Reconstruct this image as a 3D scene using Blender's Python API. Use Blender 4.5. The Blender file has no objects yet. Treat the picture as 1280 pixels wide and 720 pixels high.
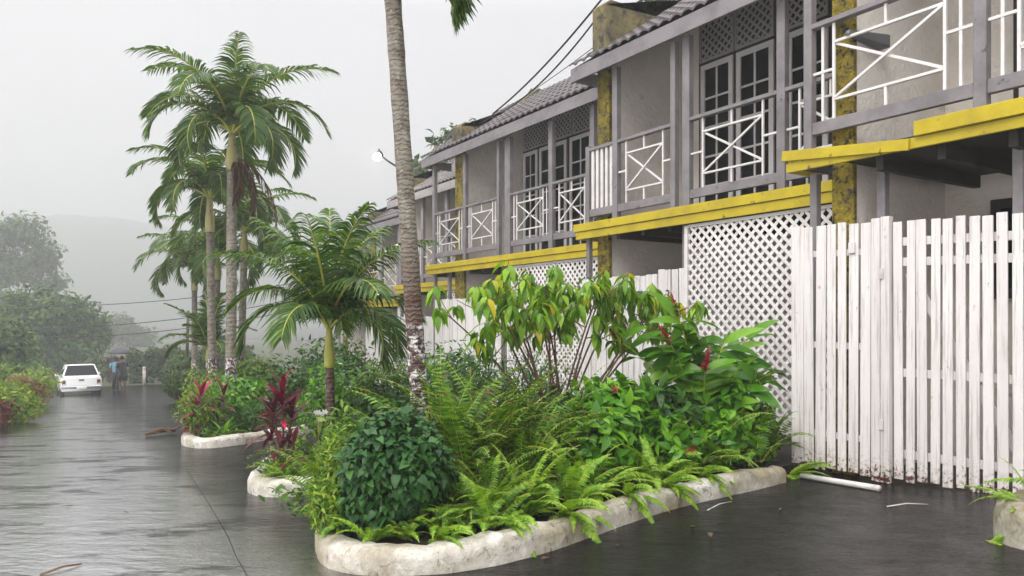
import bpy, math, random
import numpy as np
from mathutils import Vector, Matrix

random.seed(7)
rng = np.random.default_rng(7)
scene = bpy.context.scene
col = scene.collection
PI = math.pi

# ------------------------------------------------------------------ camera
CAM_Z = 1.3
cd = bpy.data.cameras.new('camera')
cam = bpy.data.objects.new('camera', cd)
col.objects.link(cam)
cam.location = (0, 0, CAM_Z)
cam.rotation_euler = (PI / 2, 0, -math.radians(32.327))
cd.sensor_width = 36
cd.lens = 26
cd.shift_y = 38 / 1280
cd.clip_start = 0.05
cd.clip_end = 3000
scene.camera = cam

# ------------------------------------------------------------------ sky, sun, exposure
W = bpy.data.worlds.new("World")
scene.world = W
W.use_nodes = True
nt = W.node_tree
nt.nodes.clear()
out = nt.nodes.new('ShaderNodeOutputWorld')
bg = nt.nodes.new('ShaderNodeBackground')
sky = nt.nodes.new('ShaderNodeTexSky')
sky.sky_type = 'NISHITA'
sky.sun_disc = False
SUN_EL, SUN_AZ = math.radians(42), math.radians(-112)      # azimuth measured from +Y towards +X
sky.sun_elevation = SUN_EL
sky.sun_rotation = SUN_AZ
sky.dust_density = 6
sky.air_density = 1.2
hsv = nt.nodes.new('ShaderNodeHueSaturation')
hsv.inputs['Saturation'].default_value = 0.08
hsv.inputs['Value'].default_value = 0.1
tc = nt.nodes.new('ShaderNodeTexCoord')
sep = nt.nodes.new('ShaderNodeSeparateXYZ')
ramp = nt.nodes.new('ShaderNodeValToRGB')               # an overcast sky: brighter towards the zenith
cr = ramp.color_ramp
cr.elements[0].position = 0.0
cr.elements[0].color = (7.2, 7.2, 7.3, 1)
cr.elements[1].position = 1.0
cr.elements[1].color = (31, 31, 31.3, 1)
e = cr.elements.new(0.38)
e.color = (5.9, 5.88, 6.0, 1)
e = cr.elements.new(0.62)
e.color = (17, 16.9, 17.1, 1)
mix = nt.nodes.new('ShaderNodeMixRGB')
mix.blend_type = 'ADD'
mix.inputs['Fac'].default_value = 1
# faint unevenness of the cloud layer
nz = nt.nodes.new('ShaderNodeTexNoise')
nz.inputs['Scale'].default_value = 1.6
nz.inputs['Detail'].default_value = 4
mr = nt.nodes.new('ShaderNodeMapRange')
mr.inputs['From Min'].default_value = 0.3
mr.inputs['From Max'].default_value = 0.7
mr.inputs['To Min'].default_value = 0.92
mr.inputs['To Max'].default_value = 1.05
mul = nt.nodes.new('ShaderNodeMixRGB')
mul.blend_type = 'MULTIPLY'
mul.inputs['Fac'].default_value = 1
bg.inputs['Strength'].default_value = 0.1
L = nt.links.new
L(tc.outputs['Generated'], sep.inputs[0])
L(tc.outputs['Generated'], nz.inputs['Vector'])
L(sep.outputs['Z'], ramp.inputs['Fac'])
L(sky.outputs[0], hsv.inputs['Color'])
L(hsv.outputs[0], mix.inputs['Color1'])
L(ramp.outputs[0], mix.inputs['Color2'])
L(nz.outputs['Fac'], mr.inputs['Value'])
L(mix.outputs[0], mul.inputs['Color1'])
L(mr.outputs[0], mul.inputs['Color2'])
L(mul.outputs[0], bg.inputs['Color'])
L(bg.outputs[0], out.inputs['Surface'])

sd = bpy.data.lights.new('sun', 'SUN')
sd.energy = 2.0
sd.angle = math.radians(35)
sd.color = (1.0, 0.97, 0.93)
sun = bpy.data.objects.new('sun', sd)
col.objects.link(sun)
dv = Vector((math.sin(SUN_AZ) * math.cos(SUN_EL), math.cos(SUN_AZ) * math.cos(SUN_EL), math.sin(SUN_EL)))
sun.rotation_euler = dv.to_track_quat('Z', 'Y').to_euler()

vs = scene.view_settings
vs.view_transform = 'Standard'
vs.look = 'None'
vs.exposure = 0.62
vs.gamma = 1
scene.cycles.volume_bounces = 3
scene.cycles.max_bounces = 8
scene.cycles.transparent_max_bounces = 8
scene.cycles.use_denoising = True


# ------------------------------------------------------------------ helpers: objects
def prop(o, label=None, cat=None, group=None, kind=None):
    for k, v in (('label', label), ('category', cat), ('group', group), ('kind', kind)):
        if v:
            o[k] = v
    return o


def empty(name, loc, label, cat, group=None, rz=0):
    o = bpy.data.objects.new(name, None)
    col.objects.link(o)
    o.location = loc
    o.rotation_euler = (0, 0, rz)
    o.empty_display_size = 0.2
    prop(o, label, cat, group)
    return o


def copy_tree(o, parent=None):
    c = o.copy()
    col.objects.link(c)
    if parent:
        c.parent = parent
    for ch in list(o.children):
        copy_tree(ch, c)
    return c


class Geo:
    """Collects vertices and faces; build() links them as one mesh object."""

    def __init__(self):
        self.V, self.n = [], 0
        self.F = []          # (faces array k x m, material index, smooth)

    def add(self, v, f, mi=0, smooth=False):
        v = np.asarray(v, dtype=np.float64).reshape(-1, 3)
        self.V.append(v)
        by = {}
        for q in f:
            by.setdefault(len(q), []).append(q)
        for m, qs in by.items():
            self.F.append((np.asarray(qs, dtype=np.int64) + self.n, mi, smooth))
        self.n += len(v)

    def many(self, tv, tf, mats, mi=0, smooth=True):
        """tv n x 3, tf list of k x m arrays, mats N x 4 x 4 (or N x 3 x 4)."""
        tv = np.asarray(tv, dtype=np.float64)
        N, n = len(mats), len(tv)
        if N == 0:
            return
        mats = np.asarray(mats)
        v = np.einsum('nij,kj->nki', mats[:, :3, :3], tv) + mats[:, None, :3, 3]
        self.V.append(v.reshape(-1, 3))
        off = (np.arange(N) * n)[:, None, None]
        for f in tf:
            f = np.asarray(f, dtype=np.int64)
            self.F.append(((f[None] + off).reshape(-1, f.shape[1]) + self.n, mi, smooth))
        self.n += N * n

    def merge(self, g, M=None, mi=None):
        for v in g.V:
            if M is not None:
                m = np.array(M)
                v = v @ m[:3, :3].T + m[:3, 3]
            self.V.append(v)
        for f, i, s in g.F:
            self.F.append((f + self.n, i if mi is None else mi, s))
        self.n += g.n

    def mesh(self, name, mats, origin=(0, 0, 0)):
        me = bpy.data.meshes.new(name)
        V = np.concatenate(self.V) - np.asarray(origin)
        me.vertices.add(len(V))
        me.vertices.foreach_set('co', V.astype(np.float32).ravel())
        loops = np.concatenate([f.ravel() for f, _, _ in self.F])
        tot = np.concatenate([np.full(len(f), f.shape[1]) for f, _, _ in self.F])
        start = np.concatenate([[0], np.cumsum(tot)[:-1]])
        me.loops.add(len(loops))
        me.loops.foreach_set('vertex_index', loops.astype(np.int32))
        me.polygons.add(len(tot))
        me.polygons.foreach_set('loop_start', start.astype(np.int32))
        me.polygons.foreach_set('loop_total', tot.astype(np.int32))
        me.polygons.foreach_set('material_index', np.concatenate([np.full(len(f), i) for f, i, _ in self.F]).astype(np.int32))
        me.polygons.foreach_set('use_smooth', np.concatenate([np.full(len(f), s) for f, _, s in self.F]))
        me.update(calc_edges=True)
        me.validate()
        for m in (mats if isinstance(mats, (list, tuple)) else [mats]):
            me.materials.append(m)
        return me

    def build(self, name, mats, parent=None, world=True, bevel=0):
        """world=True: the vertices are world coordinates and the parent sits unrotated."""
        org = parent_origin(parent) if (parent and world) else (0, 0, 0)
        o = bpy.data.objects.new(name, self.mesh(name, mats, org))
        col.objects.link(o)
        if parent:
            o.parent = parent
        if bevel:
            b = o.modifiers.new('bevel', 'BEVEL')
            b.width = bevel
            b.segments = 1
            b.limit_method = 'ANGLE'
        return o

    # ---- shapes
    def box(self, a, b, mi=0):
        x0, y0, z0 = a
        x1, y1, z1 = b
        v = [(x0, y0, z0), (x1, y0, z0), (x1, y1, z0), (x0, y1, z0), (x0, y0, z1), (x1, y0, z1), (x1, y1, z1), (x0, y1, z1)]
        self.add(v, [(0, 3, 2, 1), (4, 5, 6, 7), (0, 1, 5, 4), (1, 2, 6, 5), (2, 3, 7, 6), (3, 0, 4, 7)], mi)

    def bar(self, p, q, w, h, up=(0, 0, 1), mi=0):
        """a rectangular bar from p to q; w across, h along up."""
        p, q, up = Vector(p), Vector(q), Vector(up)
        d = (q - p).normalized()
        s = d.cross(up).normalized()
        u = s.cross(d).normalized()
        v = []
        for c in (p, q):
            for a, b in ((-1, -1), (1, -1), (1, 1), (-1, 1)):
                v.append(c + s * a * w / 2 + u * b * h / 2)
        self.add([tuple(x) for x in v], [(0, 1, 2, 3), (7, 6, 5, 4), (0, 4, 5, 1), (1, 5, 6, 2), (2, 6, 7, 3), (3, 7, 4, 0)], mi)

    def tube(self, pts, rad, n=8, mi=0, caps=True):
        pts = [Vector(p) for p in pts]
        if not isinstance(rad, (list, tuple, np.ndarray)):
            rad = [rad] * len(pts)
        v, f = [], []
        t0 = (pts[1] - pts[0]).normalized()
        ref = Vector((0, 0, 1)) if abs(t0.z) < 0.9 else Vector((1, 0, 0))
        s = t0.cross(ref).normalized()
        for i, p in enumerate(pts):
            t = (pts[min(i + 1, len(pts) - 1)] - pts[max(i - 1, 0)]).normalized()
            s = (s - t * s.dot(t)).normalized()
            u = t.cross(s)
            for k in range(n):
                a = 2 * PI * k / n
                v.append(tuple(p + (s * math.cos(a) + u * math.sin(a)) * rad[i]))
        for i in range(len(pts) - 1):
            for k in range(n):
                k2 = (k + 1) % n
                f.append((i * n + k, i * n + k2, (i + 1) * n + k2, (i + 1) * n + k))
        if caps:
            f.append(tuple(range(n))[::-1])
            f.append(tuple((len(pts) - 1) * n + k for k in range(n)))
        self.add(v, f, mi, True)

    def prism(self, poly, axis, a, b, mi=0):
        """polygon of 2-d points extruded along axis (0 x, 1 y, 2 z)."""
        n = len(poly)
        def P(q, t):
            return {0: (t, q[0], q[1]), 1: (q[0], t, q[1]), 2: (q[0], q[1], t)}[axis]
        v = [P(q, a) for q in poly] + [P(q, b) for q in poly]
        f = [tuple(range(n)), tuple(range(2 * n - 1, n - 1, -1))]
        for i in range(n):
            j = (i + 1) % n
            f.append((i, i + n, j + n, j))
        self.add(v, f, mi)


_org = {}


def parent_origin(p):
    o = Vector((0, 0, 0))
    while p is not None:
        o = o + Vector(p.location)
        p = p.parent
    return tuple(o)


# ------------------------------------------------------------------ helpers: materials
def new_mat(name):
    m = bpy.data.materials.new(name)
    m.use_nodes = True
    t = m.node_tree
    t.nodes.clear()
    o = t.nodes.new('ShaderNodeOutputMaterial')
    b = t.nodes.new('ShaderNodeBsdfPrincipled')
    t.links.new(b.outputs[0], o.inputs['Surface'])
    return m, t, b, o


def rgba(c):
    return (c[0], c[1], c[2], 1)


def noise(t, scale, detail=5, rough=0.6, vec=None, dist=0.0):
    n = t.nodes.new('ShaderNodeTexNoise')
    n.inputs['Scale'].default_value = scale
    n.inputs['Detail'].default_value = detail
    n.inputs['Roughness'].default_value = rough
    n.inputs['Distortion'].default_value = dist
    if vec:
        t.links.new(vec, n.inputs['Vector'])
    return n


def mapr(t, src, a, b, c, d):
    m = t.nodes.new('ShaderNodeMapRange')
    for k, v in zip(('From Min', 'From Max', 'To Min', 'To Max'), (a, b, c, d)):
        m.inputs[k].default_value = v
    t.links.new(src, m.inputs['Value'])
    return m.outputs[0]


def mixc(t, fac, c1, c2, mode='MIX'):
    m = t.nodes.new('ShaderNodeMixRGB')
    m.blend_type = mode
    for s, c in ((m.inputs['Color1'], c1), (m.inputs['Color2'], c2)):
        if isinstance(c, tuple):
            s.default_value = rgba(c)
        else:
            t.links.new(c, s)
    if isinstance(fac, (int, float)):
        m.inputs['Fac'].default_value = fac
    else:
        t.links.new(fac, m.inputs['Fac'])
    return m.outputs[0]


def coords(t, kind='Object', scale=None):
    c = t.nodes.new('ShaderNodeTexCoord').outputs[kind]
    if scale:
        m = t.nodes.new('ShaderNodeMapping')
        m.inputs['Scale'].default_value = scale
        t.links.new(c, m.inputs['Vector'])
        return m.outputs[0]
    return c


def bump(t, b, src, strength=0.3, dist=0.02):
    n = t.nodes.new('ShaderNodeBump')
    n.inputs['Strength'].default_value = strength
    n.inputs['Distance'].default_value = dist
    t.links.new(src, n.inputs['Height'])
    t.links.new(n.outputs[0], b.inputs['Normal'])
    return n


def worn(name, c1, c2, c3=None, scale=2.0, fine=25, rough=0.55, bmp=0.25, bdist=0.01, th=(0.5, 0.75), th3=(0.6, 0.68), vscale=None, spec=0.5):
    """a weathered surface: c1, blotched with c2, with sharp-edged patches of c3."""
    m, t, b, o = new_mat(name)
    v = coords(t, 'Object', vscale)
    n1 = noise(t, scale, 6, 0.65, v)
    n2 = noise(t, fine, 4, 0.6, v)
    c = mixc(t, mapr(t, n1.outputs[0], th[0], th[1], 0, 1), c1, c2)
    c = mixc(t, mapr(t, n2.outputs[0], 0.35, 0.75, 0, 0.25), c, c2)
    if c3:
        n3 = noise(t, scale * 2.3, 8, 0.7, v, 0.4)
        c = mixc(t, mapr(t, n3.outputs[0], th3[0], th3[1], 0, 1), c, c3)
    t.links.new(c, b.inputs['Base Color'])
    b.inputs['Roughness'].default_value = rough
    b.inputs['Specular IOR Level'].default_value = spec
    if bmp:
        bump(t, b, n2.outputs[0], bmp, bdist)
    return m


def leaf_mat(name, dark, mid, light, rough=0.38, trans=0.25, odd=None, tcol=None, spec=0.28):
    """leaves: every leaf takes its own tint; some light passes through."""
    m, t, b, o = new_mat(name)
    g = t.nodes.new('ShaderNodeNewGeometry')
    r = t.nodes.new('ShaderNodeValToRGB')
    els = r.color_ramp.elements
    els[0].color, els[0].position = rgba(dark), 0.0
    els[1].color, els[1].position = rgba(light), 1.0
    e = els.new(0.5)
    e.color = rgba(mid)
    if odd:
        e = els.new(0.93)
        e.color = rgba(light)
        e = els.new(0.96)
        e.color = rgba(odd)
        els[len(els) - 1].color = rgba(odd)
    t.links.new(g.outputs['Random Per Island'], r.inputs['Fac'])
    t.links.new(r.outputs[0], b.inputs['Base Color'])
    b.inputs['Roughness'].default_value = rough
    b.inputs['Specular IOR Level'].default_value = spec
    tr = t.nodes.new('ShaderNodeBsdfTranslucent')
    tint = tcol or (1.5, 1.5, 0.6)
    t.links.new(mixc(t, 1.0, r.outputs[0], tint, 'MULTIPLY'), tr.inputs['Color'])
    mx = t.nodes.new('ShaderNodeMixShader')
    mx.inputs[0].default_value = trans
    t.links.new(b.outputs[0], mx.inputs[1])
    t.links.new(tr.outputs[0], mx.inputs[2])
    t.links.new(mx.outputs[0], o.inputs['Surface'])
    return m


def plain(name, c, rough=0.5, metal=0.0, spec=0.5):
    m, t, b, o = new_mat(name)
    b.inputs['Base Color'].default_value = rgba(c)
    b.inputs['Roughness'].default_value = rough
    b.inputs['Metallic'].default_value = metal
    b.inputs['Specular IOR Level'].default_value = spec
    return m


M = {}
M['grey_paint'] = worn('grey_paint', (0.225, 0.207, 0.216), (0.13, 0.118, 0.124), (0.07, 0.06, 0.06), 2.8, 34, 0.5, 0.25, 0.005, (0.42, 0.72), (0.635, 0.67))
M['white_rail'] = worn('white_rail', (0.7, 0.67, 0.66), (0.5, 0.47, 0.45), (0.22, 0.15, 0.1), 3, 30, 0.45, 0.2, 0.004, (0.45, 0.8), (0.66, 0.7))
M['yellow_paint'] = worn('yellow_paint', (0.52, 0.4, 0.01), (0.36, 0.27, 0.012), (0.08, 0.06, 0.03), 2.6, 24, 0.4, 0.3, 0.005, (0.42, 0.72), (0.61, 0.66))
M['door_paint'] = worn('door_paint', (0.8, 0.77, 0.77), (0.6, 0.56, 0.56), None, 2, 20, 0.45, 0.1, 0.003)
M['vent_paint'] = worn('vent_paint', (0.42, 0.39, 0.4), (0.28, 0.25, 0.26), None, 2, 20, 0.6, 0.1, 0.003)
M['plaster'] = worn('plaster', (0.85, 0.79, 0.72), (0.68, 0.61, 0.54), (0.33, 0.28, 0.23), 1.1, 16, 0.8, 0.7, 0.025, (0.42, 0.75), (0.6, 0.78))
M['yellow_stucco'] = worn('yellow_stucco', (0.36, 0.27, 0.015), (0.16, 0.12, 0.02), (0.035, 0.03, 0.02), 5, 26, 0.85, 1.0, 0.08, (0.4, 0.62), (0.52, 0.6))
M['mossy_concrete'] = worn('mossy_concrete', (0.2, 0.16, 0.06), (0.075, 0.065, 0.045), (0.035, 0.035, 0.028), 2.2, 12, 0.9, 0.6, 0.03, (0.4, 0.62), (0.5, 0.62))
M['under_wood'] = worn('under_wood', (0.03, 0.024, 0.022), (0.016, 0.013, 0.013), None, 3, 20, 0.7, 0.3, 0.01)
M['soil'] = worn('soil', (0.02, 0.014, 0.009), (0.009, 0.007, 0.005), None, 6, 40, 0.8, 0.8, 0.03)
M['bark'] = worn('bark', (0.11, 0.085, 0.06), (0.05, 0.04, 0.03), (0.16, 0.15, 0.12), 5, 30, 0.8, 0.6, 0.02, (0.4, 0.7), (0.6, 0.7), (1, 1, 0.25))
M['twig'] = worn('twig', (0.16, 0.085, 0.05), (0.07, 0.045, 0.03), None, 8, 40, 0.6, 0.3, 0.01)
M['black_rubber'] = plain('black_rubber', (0.012, 0.012, 0.012), 0.6)
M['cable'] = plain('cable', (0.02, 0.02, 0.022), 0.5)
M['pipe_white'] = worn('pipe_white', (0.62, 0.6, 0.58), (0.35, 0.32, 0.3), (0.12, 0.1, 0.08), 3, 20, 0.4, 0.1, 0.003)


def tinted(*a, **k):
    """worn paint whose pieces differ a little from each other."""
    m = worn(*a, **k)
    t = m.node_tree
    b = next(n for n in t.nodes if n.type == 'BSDF_PRINCIPLED')
    src = b.inputs['Base Color'].links[0].from_socket
    g = t.nodes.new('ShaderNodeNewGeometry')
    c = mixc(t, mapr(t, g.outputs['Random Per Island'], 0, 1, 0, 0.35), src, (0.45, 0.41, 0.38))
    t.links.new(c, b.inputs['Base Color'])
    return m


def fence_white():
    """white-painted pickets; paint rotted through to dark red-brown near the foot."""
    m, t, b, o = new_mat('picket_paint')
    v = coords(t, 'Object')
    n1 = noise(t, 2.2, 6, 0.65, coords(t, 'Object', (3, 3, 0.6)))
    n2 = noise(t, 26, 5, 0.7, v, 0.3)
    g = t.nodes.new('ShaderNodeNewGeometry')
    c = mixc(t, mapr(t, n1.outputs[0], 0.42, 0.8, 0, 0.8), (0.76, 0.73, 0.72), (0.54, 0.5, 0.475))
    c = mixc(t, mapr(t, g.outputs['Random Per Island'], 0, 1, 0, 0.45), c, (0.6, 0.56, 0.54))
    gr = noise(t, 1.0, 6, 0.7, coords(t, 'Object', (38, 38, 1.3)))
    c = mixc(t, mapr(t, gr.outputs[0], 0.52, 0.62, 0, 0.65), c, (0.38, 0.33, 0.3))
    ch = noise(t, 5.0, 8, 0.75, coords(t, 'Object', (2, 2, 0.8)), 0.3)
    c = mixc(t, mapr(t, ch.outputs[0], 0.62, 0.66, 0, 0.8), c, (0.24, 0.18, 0.14))
    sp = t.nodes.new('ShaderNodeSeparateXYZ')
    t.links.new(v, sp.inputs[0])
    low = mapr(t, sp.outputs['Z'], 0.0, 0.5, 0.34, -0.12)
    ad = t.nodes.new('ShaderNodeMath')
    t.links.new(low, ad.inputs[0])
    t.links.new(n2.outputs[0], ad.inputs[1])
    c = mixc(t, mapr(t, ad.outputs[0], 0.60, 0.74, 0, 0.75), c, (0.42, 0.36, 0.3))
    c = mixc(t, mapr(t, ad.outputs[0], 0.745, 0.775, 0, 1), c, (0.07, 0.018, 0.014))
    t.links.new(c, b.inputs['Base Color'])
    b.inputs['Roughness'].default_value = 0.42
    bump(t, b, n2.outputs[0], 0.25, 0.004)
    return m


M['picket'] = fence_white()


def kerb_mat():
    """old whitewash: cream, streaked with algae, flaked to dark stone."""
    m, t, b, o = new_mat('kerb_whitewash')
    v = coords(t, 'Object')
    n1 = noise(t, 2.6, 8, 0.72, v)
    n2 = noise(t, 11, 8, 0.75, v, 0.5)
    n3 = noise(t, 0.9, 6, 0.65, v)
    c = mixc(t, mapr(t, n1.outputs[0], 0.40, 0.62, 0, 1), (0.74, 0.71, 0.66), (0.46, 0.41, 0.33))
    c = mixc(t, mapr(t, n3.outputs[0], 0.46, 0.58, 0, 0.8), c, (0.24, 0.19, 0.09))
    c = mixc(t, mapr(t, n2.outputs[0], 0.55, 0.64, 0, 0.85), c, (0.1, 0.075, 0.055))
    n4 = noise(t, 30, 6, 0.7, v)
    c = mixc(t, mapr(t, n4.outputs[0], 0.4, 0.7, 0, 0.45), c, (0.2, 0.17, 0.13))
    t.links.new(c, b.inputs['Base Color'])
    b.inputs['Roughness'].default_value = 0.55
    bump(t, b, n2.outputs[0], 0.8, 0.03)
    return m


M['kerb'] = kerb_mat()


def glass_mat():
    m, t, b, o = new_mat('window_glass')
    b.inputs['Base Color'].default_value = (0.012, 0.013, 0.015, 1)
    b.inputs['Roughness'].default_value = 0.04
    b.inputs['Specular IOR Level'].default_value = 0.12
    n = noise(t, 1.5, 2, 0.5, coords(t))
    bump(t, b, n.outputs[0], 0.12, 0.02)
    return m


M['glass'] = glass_mat()


def roof_mat():
    m = worn('roof_tile', (0.095, 0.077, 0.08), (0.042, 0.035, 0.037), (0.04, 0.04, 0.032), 1.8, 16, 0.6, 0.4, 0.01, (0.4, 0.7), (0.6, 0.7))
    return m


M['roof'] = roof_mat()


def asphalt_mat():
    """rain-soaked asphalt: black tar under a film of running water that breaks into fine wavelets."""
    m, t, b, o = new_mat('wet_asphalt')
    v = coords(t, 'Object')
    def stretch(deg, sx, sy):
        q = t.nodes.new('ShaderNodeMapping')
        q.vector_type = 'TEXTURE'
        q.inputs['Rotation'].default_value = (0, 0, math.radians(deg))
        q.inputs['Scale'].default_value = (sx, sy, 1)
        t.links.new(v, q.inputs['Vector'])
        return q.outputs[0]
    def madd(a, k, c_):
        q = t.nodes.new('ShaderNodeMath')
        q.operation = 'MULTIPLY_ADD'
        t.links.new(a, q.inputs[0])
        q.inputs[1].default_value = k
        t.links.new(c_, q.inputs[2])
        return q.outputs[0]
    n1 = noise(t, 0.55, 6, 0.6, v)
    agg = t.nodes.new('ShaderNodeTexVoronoi')
    agg.inputs['Scale'].default_value = 95
    t.links.new(v, agg.inputs['Vector'])
    n2 = noise(t, 45, 5, 0.7, v)
    n3 = noise(t, 2.6, 8, 0.72, v, 0.3)
    c = mixc(t, mapr(t, n1.outputs[0], 0.35, 0.7, 0, 1), (0.005, 0.0047, 0.0047), (0.012, 0.011, 0.0108))
    c = mixc(t, mapr(t, n3.outputs[0], 0.54, 0.7, 0, 0.6), c, (0.02, 0.018, 0.016))
    c = mixc(t, mapr(t, agg.outputs['Distance'], 0.1, 0.38, 0.55, 0), c, (0.03, 0.028, 0.026))
    t.links.new(c, b.inputs['Base Color'])
    # long low waves across the slope, short ripples, grit showing through
    w1 = noise(t, 1.0, 5, 0.6, stretch(-42, 0.8, 0.2))
    w2 = noise(t, 1.0, 4, 0.65, stretch(-25, 0.16, 0.05))
    film0 = mapr(t, noise(t, 1.0, 7, 0.68, stretch(-40, 1.1, 0.42)).outputs[0], 0.28, 0.47, 0.1, 1)
    sx = t.nodes.new('ShaderNodeSeparateXYZ')
    t.links.new(v, sx.inputs[0])
    wob = madd(n1.outputs[0], 0.9, sx.outputs['X'])
    lane = mapr(t, wob, 1.5, 2.4, 1, 0.12)          # the run-off keeps to the road, the parking bays only glisten
    fm = t.nodes.new('ShaderNodeMath')
    fm.operation = 'MULTIPLY'
    t.links.new(film0, fm.inputs[0])
    t.links.new(lane, fm.inputs[1])
    film = fm.outputs[0]
    w3 = noise(t, 1.0, 5, 0.7, stretch(-55, 0.3, 0.11))
    h = madd(w3.outputs[0], 0.8, w1.outputs[0])
    h = madd(w2.outputs[0], 0.3, h)
    h = madd(n2.outputs[0], 0.2, h)
    bump(t, b, h, 0.4, 0.035)
    t.links.new(mapr(t, film, 0, 1, 0.13, 0.07), b.inputs['Roughness'])
    t.links.new(mapr(t, film, 0, 1, 1.4, 4.2), b.inputs['IOR'])
    t.links.new(mapr(t, film, 0, 0.9, 0.22, 1.0), b.inputs['Specular IOR Level'])
    # grit and drier tar standing out of the water
    df = t.nodes.new('ShaderNodeBsdfDiffuse')
    t.links.new(c, df.inputs['Color'])
    dry = t.nodes.new('ShaderNodeMath')
    dry.operation = 'MULTIPLY'
    t.links.new(mapr(t, film, 0, 0.75, 0.85, 0), dry.inputs[0])
    t.links.new(mapr(t, madd(n2.outputs[0], 0.8, n3.outputs[0]), 0.7, 1.15, 0.35, 1.0), dry.inputs[1])
    mx = t.nodes.new('ShaderNodeMixShader')
    t.links.new(dry.outputs[0], mx.inputs[0])
    t.links.new(b.outputs[0], mx.inputs[1])
    t.links.new(df.outputs[0], mx.inputs[2])
    t.links.new(mx.outputs[0], o.inputs['Surface'])
    return m


M['asphalt'] = asphalt_mat()


def trunk_mat(name, z_white, ring_light=(0.2, 0.17, 0.12), ring_dark=(0.07, 0.024, 0.015), upper=(0.24, 0.2, 0.14), z_dark=None, rings=9.0):
    """palm trunk: leaf-scar rings, lichen, and flaking whitewash below z_white (local z)."""
    m, t, b, o = new_mat(name)
    v = coords(t, 'Object')
    sp = t.nodes.new('ShaderNodeSeparateXYZ')
    t.links.new(v, sp.inputs[0])
    n1 = noise(t, 9, 7, 0.72, v)
    n2 = noise(t, 24, 6, 0.75, v)
    w = t.nodes.new('ShaderNodeTexWave')
    w.wave_type = 'BANDS'
    w.bands_direction = 'Z'
    w.inputs['Scale'].default_value = rings / 2
    w.inputs['Distortion'].default_value = 5.5
    w.inputs['Detail'].default_value = 3
    w.inputs['Detail Scale'].default_value = 3.0
    t.links.new(v, w.inputs['Vector'])
    c = mixc(t, mapr(t, n1.outputs[0], 0.4, 0.62, 0, 1), upper, (0.10, 0.07, 0.05))
    c = mixc(t, mapr(t, n2.outputs[0], 0.54, 0.62, 0, 0.65), c, (0.34, 0.34, 0.29))
    if z_dark is not None:
        f = t.nodes.new('ShaderNodeMath')
        f.operation = 'MULTIPLY_ADD'
        t.links.new(n1.outputs[0], f.inputs[0])
        f.inputs[1].default_value = 1.3
        t.links.new(sp.outputs['Z'], f.inputs[2])
        c = mixc(t, mapr(t, f.outputs[0], z_dark + 0.4, z_dark + 1.1, 1, 0), c, ring_dark)
    mk = t.nodes.new('ShaderNodeMath')
    mk.operation = 'MULTIPLY'
    t.links.new(mapr(t, w.outputs['Fac'], 0.8, 0.97, 0, 0.75), mk.inputs[0])
    t.links.new(mapr(t, n1.outputs[0], 0.36, 0.56, 0.1, 1), mk.inputs[1])
    c = mixc(t, mk.outputs[0], c, ring_light)
    f2 = t.nodes.new('ShaderNodeMath')
    f2.operation = 'MULTIPLY_ADD'
    t.links.new(n1.outputs[0], f2.inputs[0])
    f2.inputs[1].default_value = 0.03
    t.links.new(sp.outputs['Z'], f2.inputs[2])
    inw = mapr(t, f2.outputs[0], z_white, z_white + 0.02, 1, 0)
    fl = noise(t, 13, 7, 0.75, v, 0.3)
    flake = mapr(t, fl.outputs[0], 0.49, 0.57, 0, 1)
    mm = t.nodes.new('ShaderNodeMath')
    mm.operation = 'MULTIPLY'
    t.links.new(inw, mm.inputs[0])
    t.links.new(flake, mm.inputs[1])
    c2 = mixc(t, inw, c, (0.055, 0.022, 0.018))
    c = mixc(t, mm.outputs[0], c2, mixc(t, mapr(t, n2.outputs[0], 0.4, 0.65, 0, 0.7), (0.7, 0.67, 0.65), (0.4, 0.36, 0.32)))
    t.links.new(c, b.inputs['Base Color'])
    b.inputs['Roughness'].default_value = 0.6
    hh = t.nodes.new('ShaderNodeMath')
    hh.operation = 'MULTIPLY_ADD'
    t.links.new(n2.outputs[0], hh.inputs[0])
    hh.inputs[1].default_value = 1.6
    t.links.new(w.outputs['Fac'], hh.inputs[2])
    bump(t, b, hh.outputs[0], 0.7, 0.015)
    return m


# foliage
M['palm_leaf'] = leaf_mat('palm_leaf', (0.0246, 0.0599, 0.0112), (0.0492, 0.1084, 0.016), (0.1082, 0.1754, 0.024), 0.35, 0.32)
M['palm_leaf_bright'] = leaf_mat('palm_leaf_bright', (0.02, 0.055, 0.01), (0.042, 0.1, 0.014), (0.12, 0.2, 0.022), 0.3, 0.25)
M['palm_leaf_dead'] = leaf_mat('palm_leaf_dead', (0.0492, 0.0258, 0.012), (0.0984, 0.0516, 0.028), (0.164, 0.1032, 0.048), 0.7, 0.15)
M['crownshaft'] = worn('crownshaft', (0.42, 0.40, 0.06), (0.26, 0.3, 0.05), (0.2, 0.13, 0.05), 3, 20, 0.4, 0.1, 0.003)
M['crownshaft_pale'] = worn('crownshaft_pale', (0.42, 0.38, 0.16), (0.3, 0.24, 0.08), (0.12, 0.08, 0.04), 3, 20, 0.45, 0.1, 0.003)
M['fern'] = leaf_mat('fern', (0.0359, 0.0968, 0.0096), (0.0717, 0.1827, 0.016), (0.164, 0.3225, 0.024), 0.45, 0.28, odd=(0.16, 0.09, 0.025))
M['fern_bright'] = leaf_mat('fern_bright', (0.082, 0.1978, 0.0144), (0.1558, 0.3096, 0.02), (0.2788, 0.43, 0.04), 0.45, 0.32)
M['fern_dark'] = leaf_mat('fern_dark', (0.0426, 0.095, 0.008), (0.0799, 0.1733, 0.0128), (0.1599, 0.2907, 0.02), 0.5, 0.25, odd=(0.16, 0.09, 0.03))
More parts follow.
